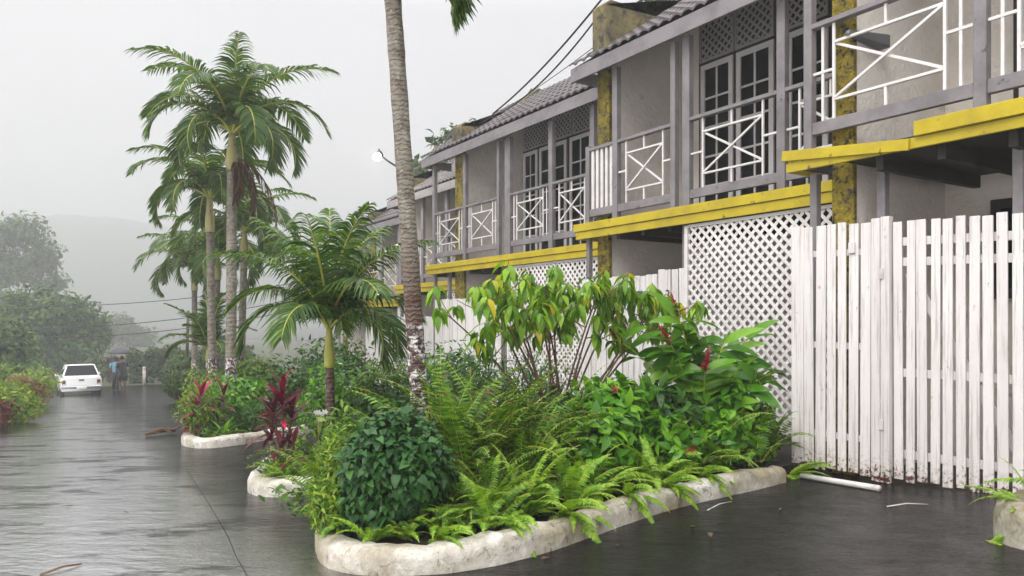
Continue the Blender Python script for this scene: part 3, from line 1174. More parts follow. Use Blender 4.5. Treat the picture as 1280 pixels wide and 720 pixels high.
U3 = dict(label='third house from the right, its end balcony bay open with a white cross brace', X=8.15, yl=16.5, yr=9.32, rail=3.88, br=2.78, ft=2.61, fb=2.375, eave=5.01, wall=(15.1, 15.49), par=5.83, roof_end=16.72, gp_in=0.03,
          posts=[(16.44, 0.12, 2.61, 5.05), (14.86, 0.12, 2.61, 5.05), (13.38, 0.09, 2.61, 5.05), (13.0, 0.2, 2.61, 5.05), (11.46, 0.13, 2.61, 5.05), (10.2, 0.12, 2.61, 5.05)],
          ground_posts=[(16.46, -1.2), (15.7, -1.2), (13.1, -1.2)],
          sections=[(16.38, 14.93, 'cross2'), (14.79, 13.43, 'cross2'), (12.89, 11.53, 'cross2'), (11.39, 10.27, 'cross'), (10.13, 9.35, 'cross')],
          doors=[(14.45, 15.05, 2.65, 5.3, 5), (13.3, 14.36, 2.65, 5.3, 5), (12.4, 13.18, 2.65, 5.3, 5), (11.4, 12.3, 2.65, 5.3, 5), (10.4, 11.3, 2.65, 5.3, 5)],
          vents=[(13.82, 15.05, 5.37, 5.98), (13.1, 13.76, 5.37, 5.98), (12.4, 13.05, 5.37, 5.98), (11.4, 12.33, 5.37, 5.98)], frames=[(10.3, 15.09, 2.64, 6.02)])
U4 = dict(label='fourth house from the right, mostly behind the leaning palm trunk', X=9.2, yl=20.9, yr=15.5, rail=3.55, br=2.45, ft=2.3, fb=2.05, eave=4.68, wall=(20.2, 20.6), par=5.55, roof_end=21.4, gp_in=0.03,
          posts=[(20.84, 0.14, 2.3, 4.75), (19.3, 0.12, 2.3, 4.75), (17.8, 0.16, 2.3, 4.75), (16.5, 0.12, 2.3, 4.75)],
          ground_posts=[(20.86, -1.5), (17.8, -1.5)],
          sections=[(20.77, 19.36, 'cross2'), (19.24, 17.88, 'cross'), (17.72, 16.56, 'cross'), (16.44, 15.55, 'cross')],
          doors=[(19.2, 20.1, 2.35, 4.9, 5), (18.2, 19.1, 2.35, 4.9, 5), (16.6, 17.5, 2.35, 4.9, 5)], vents=[(18.2, 20.1, 4.97, 5.5)], frames=[(18.1, 20.15, 2.34, 5.55)])
U5 = dict(label='fifth house from the right, behind the fronds of the small palm', X=10.0, yl=26.0, yr=20.65, rail=3.2, br=2.1, ft=1.95, fb=1.7, eave=4.38, wall=(25.2, 25.6), par=5.2, roof_end=26.4, gp_in=0.03,
          posts=[(25.9, 0.14, 1.95, 4.45), (24.3, 0.12, 1.95, 4.45), (22.8, 0.16, 1.95, 4.45), (21.4, 0.12, 1.95, 4.45)],
          ground_posts=[(25.9, -1.8), (22.8, -1.8)],
          sections=[(25.83, 24.36, 'cross'), (24.24, 22.88, 'cross'), (22.72, 21.46, 'cross')],
          doors=[(24.2, 25.1, 2.0, 4.5, 5), (23.2, 24.1, 2.0, 4.5, 5)], vents=[], frames=[(23.1, 25.15, 1.98, 4.9)])
U6 = dict(label='farthest house of the terrace, only its roof end and parapet showing', X=10.8, yl=31.2, yr=25.7, rail=2.9, br=1.8, ft=1.65, fb=1.4, eave=4.05, wall=(30.4, 30.8), par=4.9, roof_end=31.6, gp_in=0.03,
          posts=[(31.1, 0.14, 1.65, 4.1), (29.5, 0.12, 1.65, 4.1), (28.0, 0.16, 1.65, 4.1)],
          ground_posts=[(31.1, -2.0), (28.0, -2.0)],
          sections=[(31.03, 29.56, 'cross'), (29.44, 28.08, 'cross')],
          doors=[(29.4, 30.3, 1.7, 4.2, 5)], vents=[], frames=[(29.3, 30.35, 1.68, 4.5)])
HOUSES = [townhouse(u) for u in (U1, U2, U3, U4, U5, U6)]

# dark opening of a ground-floor window in the nearest house
g = Geo()
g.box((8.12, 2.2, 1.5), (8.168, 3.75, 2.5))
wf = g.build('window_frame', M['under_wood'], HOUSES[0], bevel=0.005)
g = Geo()
g.box((8.11, 2.3, 1.6), (8.119, 3.65, 2.4))
g.build('pane', M['glass'], wf)


# ------------------------------------------------------------------ white fences and lattices
def pickets(g, line, z0f, z1f, widths, gaps, th=0.022, seed=1, off=0.0, t0=0.0):
    """boards standing side by side along line(t) -> (x, y); returns end t."""
    r = random.Random(seed)
    t = t0
    for w, gp in zip(widths, gaps):
        a, b = line(t), line(t + w)
        d = Vector((b[0] - a[0], b[1] - a[1], 0)).normalized()
        n = Vector((d.y, -d.x, 0))
        if n.x > 0:
            n = -n
        m = Vector(((a[0] + b[0]) / 2, (a[1] + b[1]) / 2, 0))
        z0, z1 = z0f(t) + r.uniform(-0.02, 0.02), z1f(t) + r.uniform(-0.012, 0.012)
        lean = r.uniform(-0.006, 0.006)
        o = n * (off + r.uniform(0, 0.003))
        g.bar(m + o + Vector((0, 0, z0)), m + o + d * lean * (z1 - z0) + Vector((0, 0, z1)), w, th, n)
        t += w + gp
    return t


# fence of the nearest house, turned a little towards the road
FA = Vector((6.2, 4.66))
FD = Vector((0.200, -0.979)).normalized()
def fl(t):
    return FA.x + FD.x * t, FA.y + FD.y * t


fz = ground_z(6.2, 4.6)
F1 = empty('picket_fence', (6.2, 4.66, fz), 'tall white picket fence panel with close boards left of the hinged gate', 'fence')
r = random.Random(5)
g = Geo()
tend = pickets(g, fl, lambda t: -0.13 - 0.0 * t, lambda t: 2.19 - 0.012 * t, [0.12, 0.092, 0.094, 0.08, 0.076, 0.085, 0.09], [0.008, 0.012, 0.018, 0.022, 0.022, 0.018, 0.016], 0.022, 3)
tp = tend
g.build('boards', M['picket'], F1, bevel=0.003)
g = Geo()
for z in (1.92, 1.05, 0.2):
    g.bar(Vector((*fl(0.02), z)) + Vector((0.028, 0.006, 0)), Vector((*fl(tp - 0.03), z - 0.01)) + Vector((0.028, 0.006, 0)), 0.03, 0.06)
g.build('rail', M['picket'], F1, bevel=0.003)
g = Geo()
a = fl(tp + 0.055)
for k in (0, 1):
    a = fl(tp + 0.045 + 0.082 * k)
    g.box((a[0] - 0.04, a[1] - 0.039, -0.17), (a[0] + 0.03, a[1] + 0.039, 2.2 + 0.01 * k))
g.build('post', M['picket'], F1, bevel=0.004)
g = Geo()
a = fl(tp * 0.78)
g.box((a[0] - 0.04, a[1] - 0.03, 1.9), (a[0] - 0.015, a[1] + 0.03, 2.0))
g.build('latch', M['picket'], F1, bevel=0.003)

tg = tp + 0.19
G1 = empty('picket_gate', (*fl(tg), fz), 'white picket gate with gaps, diagonal brace and rotted feet right of the fence panel', 'gate')
g = Geo()
wd = [0.074, 0.07, 0.08, 0.072, 0.076, 0.072, 0.076, 0.078, 0.078, 0.075, 0.078, 0.076, 0.074, 0.076, 0.08, 0.074]
gp = [0.02, 0.024, 0.024, 0.022, 0.026, 0.022, 0.026, 0.024, 0.026, 0.004, 0.004, 0.024, 0.024, 0.024, 0.024, 0.024]
te = pickets(g, fl, lambda t: -0.12 - 0.012 * (t - tg), lambda t: 2.165 - 0.008 * t, wd, gp, 0.022, 9, 0.0, tg)
g.build('boards', M['picket'], G1, bevel=0.003)
bk = Vector((0.03, 0.006, 0))
for z in (1.98, 1.80, 0.82, 0.1):
    g = Geo()
    g.bar(Vector((*fl(tg), z)) + bk, Vector((*fl(te - 0.05), z - 0.02)) + bk, 0.03, 0.075)
    g.build('rail', M['picket'], G1, bevel=0.003)
g = Geo()
bk2 = Vector((0.061, 0.012, 0))
g.bar(Vector((*fl(tg + 0.1), 1.7)) + bk2, Vector((*fl(tg + 0.95), 0.15)) + bk2, 0.03, 0.075)
g.build('brace', M['picket'], G1, bevel=0.003)
M['rust'] = worn('rust', (0.06, 0.03, 0.02), (0.025, 0.018, 0.015), None, 8, 30, 0.7, 0.3, 0.005)
g = Geo()
a = fl(tg + 1.14)
g.box((a[0] - 0.04, a[1] - 0.035, 0.84), (a[0] - 0.013, a[1] + 0.035, 0.9))
g.tube([(a[0] - 0.05, a[1], 0.89), (a[0] - 0.05, a[1], 0.82), (a[0] - 0.05, a[1] - 0.03, 0.80)], 0.008, 6)
g.build('latch', M['rust'], G1)
for z in (1.7, 0.35):
    g = Geo()
    a = fl(tp + 0.09)
    g.box((a[0] - 0.047, a[1] - 0.03, z - 0.045), (a[0] - 0.0405, a[1] + 0.03, z + 0.045))
    g.build('hinge', M['pipe_white'], G1)

# fence and gate of the second house, number 3
XF = 7.4
def fl2(t):
    return XF, 9.56 - t


F2 = empty('picket_fence', (XF, 9.56, ground_z(XF, 9.56)), 'white picket fence marked with a small 3 and a blue plate, behind the leafy shrub', 'fence')
g = Geo()
n = 14
t2 = pickets(g, fl2, lambda t: -0.38, lambda t: 1.93, [0.115] * n, [0.012] * n, 0.02, 12)
t3 = pickets(g, fl2, lambda t: -0.38, lambda t: 1.99, [0.125, 0.115, 0.12, 0.105], [0.014] * 4, 0.022, 13, 0.006, t2)
g.build('boards', M['picket'], F2, bevel=0.003)
g = Geo()
for z in (1.7, 0.8, 0.0):
    g.bar((XF + 0.03, 9.5, z), (XF + 0.03, 9.56 - t3 + 0.05, z), 0.03, 0.07)
g.build('rail', M['picket'], F2)
# hand-painted number
cu = bpy.data.curves.new('house_number', 'FONT')
cu.body = '3'
cu.size = 0.21
cu.extrude = 0.0015
cu.align_x = 'CENTER'
cu.align_y = 'CENTER'
cu.materials.append(plain('number_paint', (0.03, 0.025, 0.025), 0.5))
txc = bpy.data.objects.new('number_curve', cu)
col.objects.link(txc)
bpy.context.view_layer.update()
tx = bpy.data.objects.new('house_number', bpy.data.meshes.new_from_object(txc))
bpy.data.objects.remove(txc)
col.objects.link(tx)
tx.parent = F2
tx.location = Vector((XF - 0.0225, 9.56 - t2 - 0.2, 1.62)) - Vector(F2.location)
tx.rotation_euler = (PI / 2, 0, -PI / 2)
# blue and white enamel plate
pl = empty('wall_plate', (XF - 0.02, 8.22, 1.6), 'small blue plate with a white band fixed to the number 3 picket fence', 'plate')
g = Geo()
g.box((XF - 0.024, 8.1, 1.52), (XF - 0.0145, 8.34, 1.70))
g.build('plate', plain('plate_blue', (0.02, 0.07, 0.2), 0.35), pl, bevel=0.003)
g = Geo()
g.box((XF - 0.0265, 8.12, 1.595), (XF - 0.0245, 8.32, 1.635))
g.build('band', plain('plate_white', (0.75, 0.76, 0.78), 0.4), pl)

# lattice screens
def lattice_screen(label, x, y0, y1, z0, z1, group=None):
    T = empty('lattice_screen', (x, y0, z0), label, 'lattice screen', group)
    g = Geo()
    lattice(g, y0 + 0.03, y1 - 0.03, z0 + 0.03, z1 - 0.03, x)
    g.build('lattice', M['picket_clean'], T)
    g = Geo()
    g.box((x - 0.02, y0 - 0.03, z0), (x + 0.035, y0 + 0.03, z1))
    g.box((x - 0.02, y1 - 0.03, z0), (x + 0.035, y1 + 0.03, z1))
    g.box((x - 0.018, y0 + 0.03, z1 - 0.03), (x + 0.033, y1 - 0.03, z1 + 0.01))
    g.build('frame', M['picket_clean'], T)
    return T


M['picket_clean'] = tinted('lattice_paint', (0.83, 0.8, 0.79), (0.62, 0.58, 0.55), (0.24, 0.19, 0.15), 1.8, 24, 0.45, 0.15, 0.004, (0.45, 0.85), (0.7, 0.8))
LG = 'white lattice screens under the balconies'
lattice_screen('large white lattice screen between the number 3 fence and the gate fence', 7.38, 4.58, 7.22, -0.1, 2.555, LG)
lattice_screen('white lattice screen behind the leafy hanging shrub', 8.08, 9.7, 12.9, -0.5, 2.36, LG)
lattice_screen('white lattice screen partly behind the leaning palm trunk', 9.12, 15.7, 17.6, -0.8, 2.03, LG)
lattice_screen('white lattice screen seen through the small palm fronds', 9.92, 20.9, 22.7, -1.2, 1.68, LG)
FG = 'white picket fences of the far houses'
for (x, y, n, zt, zb, lab) in ((8.1, 16.3, 24, 1.75, -0.8, 'white picket fence under the third balcony, right of the small palm'),
                               (9.15, 20.7, 22, 1.35, -1.1, 'white picket fence under the fourth balcony, behind the small palm fronds'),
                               (9.95, 25.7, 22, 1.0, -1.4, 'white picket fence of the fifth house, low beyond the small palm')):
    T = empty('picket_fence', (x, y, zb), lab, 'fence', FG)
    g = Geo()
    te_ = pickets(g, lambda t: (x, y - t), lambda t: zb, lambda t: zt, [0.115] * n, [0.014] * n, 0.02, n)
    g.build('boards', M['picket_clean'], T)
    g = Geo()
    for z in (zt - 0.3, zb + 0.4):
        g.bar((x + 0.03, y, z), (x + 0.03, y - te_, z), 0.03, 0.07)
    g.build('rail', M['picket_clean'], T)


# ------------------------------------------------------------------ planters
def planter(label, outline, closed_h=0.2, soil_poly=None, w=0.2):
    """a raised bed: rounded whitewashed kerb along the outline, soil inside."""
    c = outline[0]
    T = empty('planter_bed', (c[0], c[1], ground_z(*c)), label, 'planter', 'kerbed planting beds between the parking bays')
    # smooth the outline
    pts = []
    n = len(outline)
    for i in range(n - 1):
        p0, p1, p2, p3 = (Vector(outline[max(i - 1, 0)]), Vector(outline[i]), Vector(outline[i + 1]), Vector(outline[min(i + 2, n - 1)]))
        m = max(2, int((p2 - p1).length / 0.06))
        for k in range(m):
            t = k / m
            pts.append(0.5 * ((2 * p1) + (p2 - p0) * t + (2 * p0 - 5 * p1 + 4 * p2 - p3) * t * t + (3 * p1 - p0 - 3 * p2 + p3) * t ** 3))
    pts.append(Vector(outline[-1]))
    r = random.Random(len(pts))
    sec = [(-0.5, -0.35), (-0.5, 0.55), (-0.42, 0.85), (-0.22, 1.0), (0.22, 1.0), (0.42, 0.86), (0.5, 0.6), (0.5, -0.35)]
    v, f = [], []
    wob = 0
    for i, p in enumerate(pts):
        d = (pts[min(i + 1, len(pts) - 1)] - pts[max(i - 1, 0)]).normalized()
        s = Vector((d.y, -d.x))
        wob = wob * 0.8 + r.uniform(-0.012, 0.012)
        for (a, h) in sec:
            q = p + s * a * (w + wob)
            v.append((q.x, q.y, ground_z(q.x, q.y) + h * (closed_h + wob * 0.8 + r.uniform(-0.006, 0.006))))
    m = len(sec)
    for i in range(len(pts) - 1):
        for k in range(m - 1):
            f.append((i * m + k, i * m + k + 1, (i + 1) * m + k + 1, (i + 1) * m + k))
    f.append(tuple(range(m))[::-1])
    f.append(tuple((len(pts) - 1) * m + k for k in range(m)))
    g = Geo()
    g.add(v, f, 0, True)
    kb = g.build('kerb', M['kerb'], T)
    sp = soil_poly or outline
    g = Geo()
    g.add([(x, y, ground_z(x, y) + closed_h * 0.75) for x, y in sp], [tuple(range(len(sp)))])
    g.build('soil', M['soil'], T)
    return T


planter('near planting bed whose long stained kerb runs to the white fence', [(2.8, 6.4), (2.3, 6.25), (2.02, 5.9), (1.75, 5.2), (1.56, 4.62), (1.58, 4.25), (1.8, 4.0), (2.16, 3.88), (2.8, 3.95), (4.05, 4.3), (5.75, 4.48)], 0.15,
        [(2.3, 6.2), (2.0, 5.8), (1.75, 5.2), (1.6, 4.6), (1.75, 4.15), (2.2, 4.0), (4.05, 4.4), (5.8, 4.55), (7.3, 4.6), (7.3, 9.5), (4.0, 9.0), (2.6, 6.35)])
planter('middle planting bed with a rounded white kerb end below the red cordyline', [(3.6, 9.3), (2.6, 9.05), (2.2, 8.6), (1.95, 7.9), (1.76, 7.35), (1.86, 7.0), (2.2, 6.95), (3.0, 7.2), (4.0, 7.4)], 0.15,
        [(2.2, 8.5), (1.95, 7.8), (1.8, 7.3), (1.9, 7.05), (3.0, 7.25), (7.9, 8.0), (8.0, 11.5), (3.6, 9.3)])
planter('third planting bed down the road with a low white kerb', [(4.0, 15.2), (2.7, 14.8), (2.3, 14.0), (2.0, 13.0), (1.9, 12.2), (2.05, 11.65), (2.5, 11.75), (3.0, 12.1), (4.5, 13.2)], 0.15,
        [(2.3, 14.0), (2.0, 13.0), (1.95, 12.2), (2.1, 11.75), (4.5, 13.2), (8.0, 13.4), (8.0, 16.2), (4.0, 15.2)])
planter('kerb end of the bed cut by the right picture edge', [(8.2, 2.26), (5.8, 2.29), (5.22, 2.27), (5.03, 2.06), (5.12, 1.65), (5.7, 1.1), (7.2, 0.8)], 0.25,
        [(5.2, 2.2), (5.18, 1.75), (5.7, 1.2), (7.2, 0.9), (8.2, 2.2)], 0.22)


# ================================================================== plants
def gz(x, y):
    return ground_z(x, y)


def bezier(p0, p1, p2, n):
    p0, p1, p2 = (np.array(p, float) for p in (p0, p1, p2))
    t = np.linspace(0, 1, n)[:, None]
    return (1 - t) ** 2 * p0 + 2 * t * (1 - t) * p1 + t * t * p2


def palm(label, base, top, r0, r1, shaft=0.6, shaft_r=1.5, n=13, L=2.2, leaf=0.3, wid=0.035, npair=40, hang=0.5, droop=(1.2, 2.6), el=(1.45, 0.15), bow=0.3,
         tmat=None, lmat='palm_leaf', smat='crownshaft_pale', dead=0, group=None, seed=0, az0=0.0, azs=None, vee=0.45, shaft_bulge=1.1, extra=()):
    global rng
    keep = rng
    rng = np.random.default_rng(seed)
    T = empty('palm_tree', base, label, 'palm tree', group)
    b, t = np.array(base, float), np.array(top, float)
    mid = (b + t) / 2 + np.array([bow * 0.3, bow, 0]) * 0.5
    P = bezier(b - np.array([0, 0, 0.1]), mid, t, 60)
    u = np.linspace(0, 1, 60)
    rad = r0 + (r1 - r0) * u + r0 * 0.35 * np.exp(-u * 22)
    rad = rad * (1 + rng.uniform(-0.035, 0.035, 60))
    g = Geo()
    g.tube([tuple(p) for p in P], list(rad), 14)
    g.build('trunk', tmat, T)
    d = P[-1] - P[-4]
    d /= np.linalg.norm(d)
    c = t + d * shaft
    g = Geo()
    k = 10
    g.tube([tuple(t + d * shaft * (i / k) - d * 0.02) for i in range(k + 1)], [r1 * (1.02 + (shaft_r - 1) * math.sin(PI * min(1, i / k + 0.25)) ** 1.0 * shaft_bulge * 0.5 + 0.0) * (1 - 0.35 * (i / k) ** 2) for i in range(k + 1)], 12)
    g.build('crownshaft', M[smat], T)
    g = Geo()
    gd = Geo()
    for i in range(n):
        f = i / max(1, n - 1)
        az = (az0 + i * 2.39996 + rng.uniform(-0.2, 0.2)) if azs is None else azs[i % len(azs)] + rng.uniform(-0.12, 0.12)
        e_ = el[0] + (el[1] - el[0]) * f + rng.uniform(-0.08, 0.08)
        dr = droop[0] + (droop[1] - droop[0]) * f + rng.uniform(-0.15, 0.15)
        ln = L * (0.75 + 0.25 * math.sin(PI * min(1, f + 0.25))) * rng.uniform(0.93, 1.05)
        palm_frond(g, c - d * 0.04, az, e_, ln, dr, npair, leaf, wid, hang, vee, 1.15, 0, 0.012 * L, 1, rng.uniform(-0.3, 0.3))
    for (az, e_, ln, dr) in extra:
        palm_frond(g, c - d * 0.04, az, e_, ln, dr, npair, leaf, wid, hang, vee, 1.15, 0, 0.012 * L, 1)
    g.build('crown', [M[lmat], M['crownshaft']], T)
    for i in range(dead):
        gd = Geo()
        palm_frond(gd, c - d * shaft * 0.7, 1.75 + i * 0.45, 0.25 - 0.25 * i, L * (0.68 - 0.14 * i), 1.9, npair, leaf * 0.7, wid * 0.7, 0.9, 0.0, 0.45, 0, 0.008 * L, 1)
        gd.build('dead_frond', [M['palm_leaf_dead'], M['twig']], T)
    rng = keep
    return T


# the leaning palm close to the camera: only the trunk and one frond tip are in the picture
tm_near = trunk_mat('trunk_near', 1.46, upper=(0.23, 0.21, 0.17), z_dark=1.75, rings=17)
palm('leaning ringed palm trunk with flaking white paint at its foot, in the near bed', (2.6, 5.4, -0.2), (2.2, 5.2, 4.05), 0.072, 0.064, 0.5, 1.5, 9, 1.7, 0.3, 0.03, 44, 0.4, (0.5, 1.1), (1.45, 1.05), -0.12, tm_near, 'palm_leaf', seed=11, az0=0.6,
     azs=[0.6, 2.0, 3.4, 4.6, 5.6, 1.2, 2.7, 4.0, 5.1], extra=[(2.135, -0.4, 1.12, 1.4), (2.6, -0.35, 1.15, 1.5), (1.7, -0.4, 1.15, 1.4), (2.3, -0.55, 1.15, 1.2), (1.9, -0.5, 1.1, 1.25)])
# small palm in the middle bed
tm_small = trunk_mat('trunk_small', -1.0, upper=(0.1, 0.04, 0.03), z_dark=0.6, rings=12)
palm('small bushy palm with yellow-green crownshaft and low arching fronds in the middle bed', (2.66, 7.9, -0.35), (2.64, 7.9, 0.78), 0.055, 0.048, 0.44, 1.5, 17, 1.6, 0.34, 0.026, 60, 0.7, (0.7, 2.75), (1.5, 0.85), 0.02, tm_small, 'palm_leaf_bright', 'crownshaft', seed=5, az0=0.4)
# the tall palms down the road
tm_tall = trunk_mat('trunk_tall', 1.35, upper=(0.2, 0.19, 0.15), z_dark=-3, rings=7)
TG = 'tall palms in the beds along the road'
palm('tallest palm, pale crownshaft and dead brown fronds hanging under its crown', (3.25, 16.0, -0.86), (3.28, 16.0, 4.38), 0.115, 0.095, 0.75, 1.6, 20, 2.75, 0.24, 0.044, 60, 0.6, (1.5, 3.1), (1.45, 0.7), 0.1, tm_tall, 'palm_leaf', dead=3, group=TG, seed=3, az0=1.0)
palm('second tallest palm with a curved-down crown left of the tallest', (3.38, 18.6, -1.0), (3.30, 18.5, 3.35), 0.1, 0.085, 0.8, 1.5, 16, 2.5, 0.24, 0.046, 56, 0.6, (1.6, 3.1), (1.4, 0.7), 0.05, tm_tall, 'palm_leaf', group=TG, seed=8, az0=0.2)
palm('hazy palm whose crown shows right behind the tallest trunk', (4.6, 21.4, -1.1), (4.62, 21.0, 3.0), 0.105, 0.09, 0.7, 1.5, 17, 2.5, 0.24, 0.052, 50, 0.6, (1.6, 3.1), (1.4, 0.6), 0.1, tm_tall, 'palm_leaf', group=TG, seed=12, az0=0.9)
palm('hazy palm low between the two tallest trunks', (4.45, 24.2, -1.3), (4.5, 24.0, 2.5), 0.1, 0.085, 0.7, 1.5, 16, 2.6, 0.24, 0.056, 46, 0.6, (1.6, 3.1), (1.4, 0.6), 0.1, tm_tall, 'palm_leaf', group=TG, seed=15, az0=0.1)
palm('farthest palm, pale in the mist at the left of the group', (5.0, 31.2, -1.7), (4.96, 31.0, 2.4), 0.13, 0.1, 0.8, 1.5, 16, 2.9, 0.24, 0.068, 42, 0.6, (1.6, 3.1), (1.4, 0.6), 0.1, tm_tall, 'palm_leaf', group=TG, seed=19, az0=0.5)
palm('young palm with pale feathery fronds at the foot of the tall trunks', (3.6, 20.5, -1.1), (3.6, 20.5, 0.2), 0.06, 0.05, 0.3, 1.4, 11, 1.7, 0.3, 0.045, 36, 0.4, (0.7, 2.0), (1.5, 0.7), 0.0, tm_tall, 'palm_leaf_bright', 'crownshaft', seed=21, az0=0.3)


# ---- ferns
FERN = {}
for nm, kw in {
    'bright': dict(n=13, L=0.62, spread=(0.55, 1.35), droop=(0.8, 1.8), pairs=26, wid=0.18, seed=1),
    'bright2': dict(n=11, L=0.56, spread=(0.35, 1.2), droop=(0.7, 1.7), pairs=24, wid=0.19, seed=2),
    'upright': dict(n=16, L=1.05, spread=(1.0, 1.5), droop=(0.5, 1.5), pairs=27, wid=0.15, seed=3),
    'upright2': dict(n=15, L=0.95, spread=(0.95, 1.5), droop=(0.6, 1.9), pairs=25, wid=0.155, seed=4),
    'mid': dict(n=14, L=0.75, spread=(0.7, 1.45), droop=(0.7, 1.8), pairs=28, wid=0.16, seed=5),
    'spill': dict(n=9, L=0.55, spread=(0.1, 0.9), droop=(0.7, 1.5), pairs=28, wid=0.15, seed=6, az=(PI - 0.9, PI + 0.9)),
}.items():
    gg = fern_geo(**kw)
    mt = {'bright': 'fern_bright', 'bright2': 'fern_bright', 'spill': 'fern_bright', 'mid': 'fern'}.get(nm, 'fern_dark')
    FERN[nm] = (gg, mt)
_fm = {}


def fern(kind, x, y, z, s, rz, label, mat=None, group='sword ferns in the near bed'):
    gg, mt = FERN[kind]
    mt = mat or mt
    if (kind, mt) not in _fm:
        _fm[(kind, mt)] = gg.mesh('fern', [M[mt], M['crownshaft']])
    o = bpy.data.objects.new('fern', _fm[(kind, mt)])
    col.objects.link(o)
    o.location = (x, y, z)
    o.rotation_euler = (0, 0, rz)
    o.scale = (s, s, s)
    prop(o, label, 'fern', group)
    return o


SZ = -0.07
DK = 'tall upright fern crowded between the leaning palm trunk and the hanging-leaved shrub'
FB = 'bright green fern along the front kerb of the near bed'
for i, (k, x, y, s, rz, lab) in enumerate([
    ('upright', 2.72, 4.95, 1.18, 0.2, DK), ('upright2', 2.95, 5.1, 1.24, 1.3, DK), ('upright', 3.2, 5.15, 1.24, 2.1, DK), ('upright2', 3.42, 5.05, 1.12, 3.3, DK),
    ('upright', 2.9, 5.5, 1.24, 4.2, DK), ('upright2', 3.55, 5.5, 1.18, 5.0, DK), ('upright', 2.62, 5.3, 1.12, 0.9, DK), ('upright2', 2.75, 4.65, 0.75, 1.9, DK), ('upright', 3.05, 5.35, 1.2, 5.3, DK), ('upright2', 3.35, 5.35, 1.15, 0.7, DK), ('upright', 3.75, 5.25, 1.05, 2.6, DK), ('upright2', 2.7, 5.15, 1.1, 4.4, DK), ('upright', 3.15, 4.8, 0.85, 2.9, DK),
    ('bright', 2.55, 4.35, 0.9, 0.4, FB), ('bright', 2.85, 4.4, 1.0, 1.4, FB), ('bright2', 3.15, 4.45, 1.05, 2.2, FB), ('bright', 3.4, 4.55, 1.05, 3.0, FB),
    ('bright2', 2.3, 4.2, 0.7, 5.1, FB), ('bright', 3.7, 4.6, 0.95, 4.4, FB), ('mid', 3.35, 4.75, 0.9, 0.3, FB), ('mid', 3.0, 4.62, 0.85, 2.7, FB),
    ('mid', 4.15, 4.65, 0.8, 5.5, FB), ('bright2', 4.45, 4.6, 0.85, 0.7, FB),
    ('spill', 3.0, 4.15, 0.95, 0.1, 'fern with fronds hanging over the kerb below the tall dark ferns'), ('spill', 3.75, 4.32, 0.85, -0.2, 'fern with fronds hanging over the kerb below the broad-leaved bush'),
    ('spill', 2.05, 4.12, 0.7, 0.2, 'small fern spilling over the kerb below the dark creeper mound'),
    ('spill', 4.75, 4.5, 0.75, 0.0, 'small fern spilling over the kerb near its right end'),
    ('mid', 4.9, 4.75, 0.95, 1.1, 'low fern at the kerb in front of the red ginger'), ('mid', 5.25, 4.8, 1.05, 2.4, 'second fern in front of the red ginger, next to the white lattice'),
    ('upright2', 5.7, 4.95, 0.8, 3.1, 'tall fern standing right against the white lattice screen'), ('mid', 5.75, 4.72, 1.0, 4.0, 'fern leaning out past the kerb end towards the white fence'),
    ('upright', 5.95, 4.9, 0.7, 4.6, 'fern rising beside the left post of the gate fence'),
    ('bright2', 2.12, 4.2, 0.62, 2.1, FB), ('bright', 2.45, 4.15, 0.75, 3.4, FB), ('bright2', 2.75, 4.22, 0.85, 0.9, FB), ('bright', 3.25, 4.3, 0.85, 5.6, FB), ('bright2', 3.6, 4.42, 0.9, 1.8, FB),
    ('mid', 2.35, 4.6, 0.8, 0.4, FB), ('mid', 2.6, 4.5, 0.85, 2.0, FB), ('bright', 4.2, 4.5, 0.8, 2.6, FB), ('bright2', 4.9, 4.62, 0.75, 3.9, FB), ('spill', 2.55, 4.08, 0.75, -0.1, FB), ('spill', 4.2, 4.4, 0.8, 0.15, FB),
    ('upright2', 6.1, 4.85, 0.85, 1.0, 'tall bright fern pressed against the left post of the gate fence'), ('bright2', 1.9, 4.22, 0.5, 2.6, 'small fern between the creeper mound and the rounded kerb corner'), ('upright2', 1.62, 4.85, 0.55, 0.3, 'narrow upright fern at the left edge of the near bed'), ('upright', 1.75, 5.35, 0.6, 1.3, 'upright fern behind the yellow-green shrub of the near bed'), ('mid', 1.68, 4.55, 0.62, 4.0, 'fern with upright fronds at the left kerb, below the yellow-green shrub'), ('bright2', 1.7, 4.28, 0.55, 1.0, 'small bright fern at the rounded left corner of the near bed'),
]):
    fern(k, x, y, SZ, s, rz, lab, 'fern' if (k.startswith('upright') and i % 3 == 0) or x > 5.5 else None)
fern('spill', 6.0, 4.55, -0.2, 0.8, 0.5, 'fern with one frond reaching in front of the fence foot')
fern('bright', 5.16, 2.14, 0.1, 0.7, 1.0, 'fern growing out of the kerb end at the right picture edge', None, None)
fern('mid', 5.42, 2.05, 0.1, 0.9, 2.0, 'taller fern right at the picture edge above the kerb end', 'fern_bright', None)
fern('spill', 4.96, 2.28, -0.08, 0.5, 0.6, 'tiny fern at the foot of the kerb end on the right', None, None)
for (x, y, s, k, lab) in ((2.0, 7.05, 0.75, 'bright2', 'yellow-green fern at the rounded kerb end of the middle bed'), (2.5, 7.25, 0.8, 'mid', 'fern in the middle bed below the white flower'), (2.15, 7.6, 0.8, 'bright', 'fern behind the red cordyline in the middle bed'),
                          (2.75, 7.15, 0.8, 'bright', 'fern at the right side of the middle bed beside the yellow shrub')):
    fern(k, x, y, gz(x, y) + 0.1, s, x * 7, lab, None, 'ferns in the middle bed')


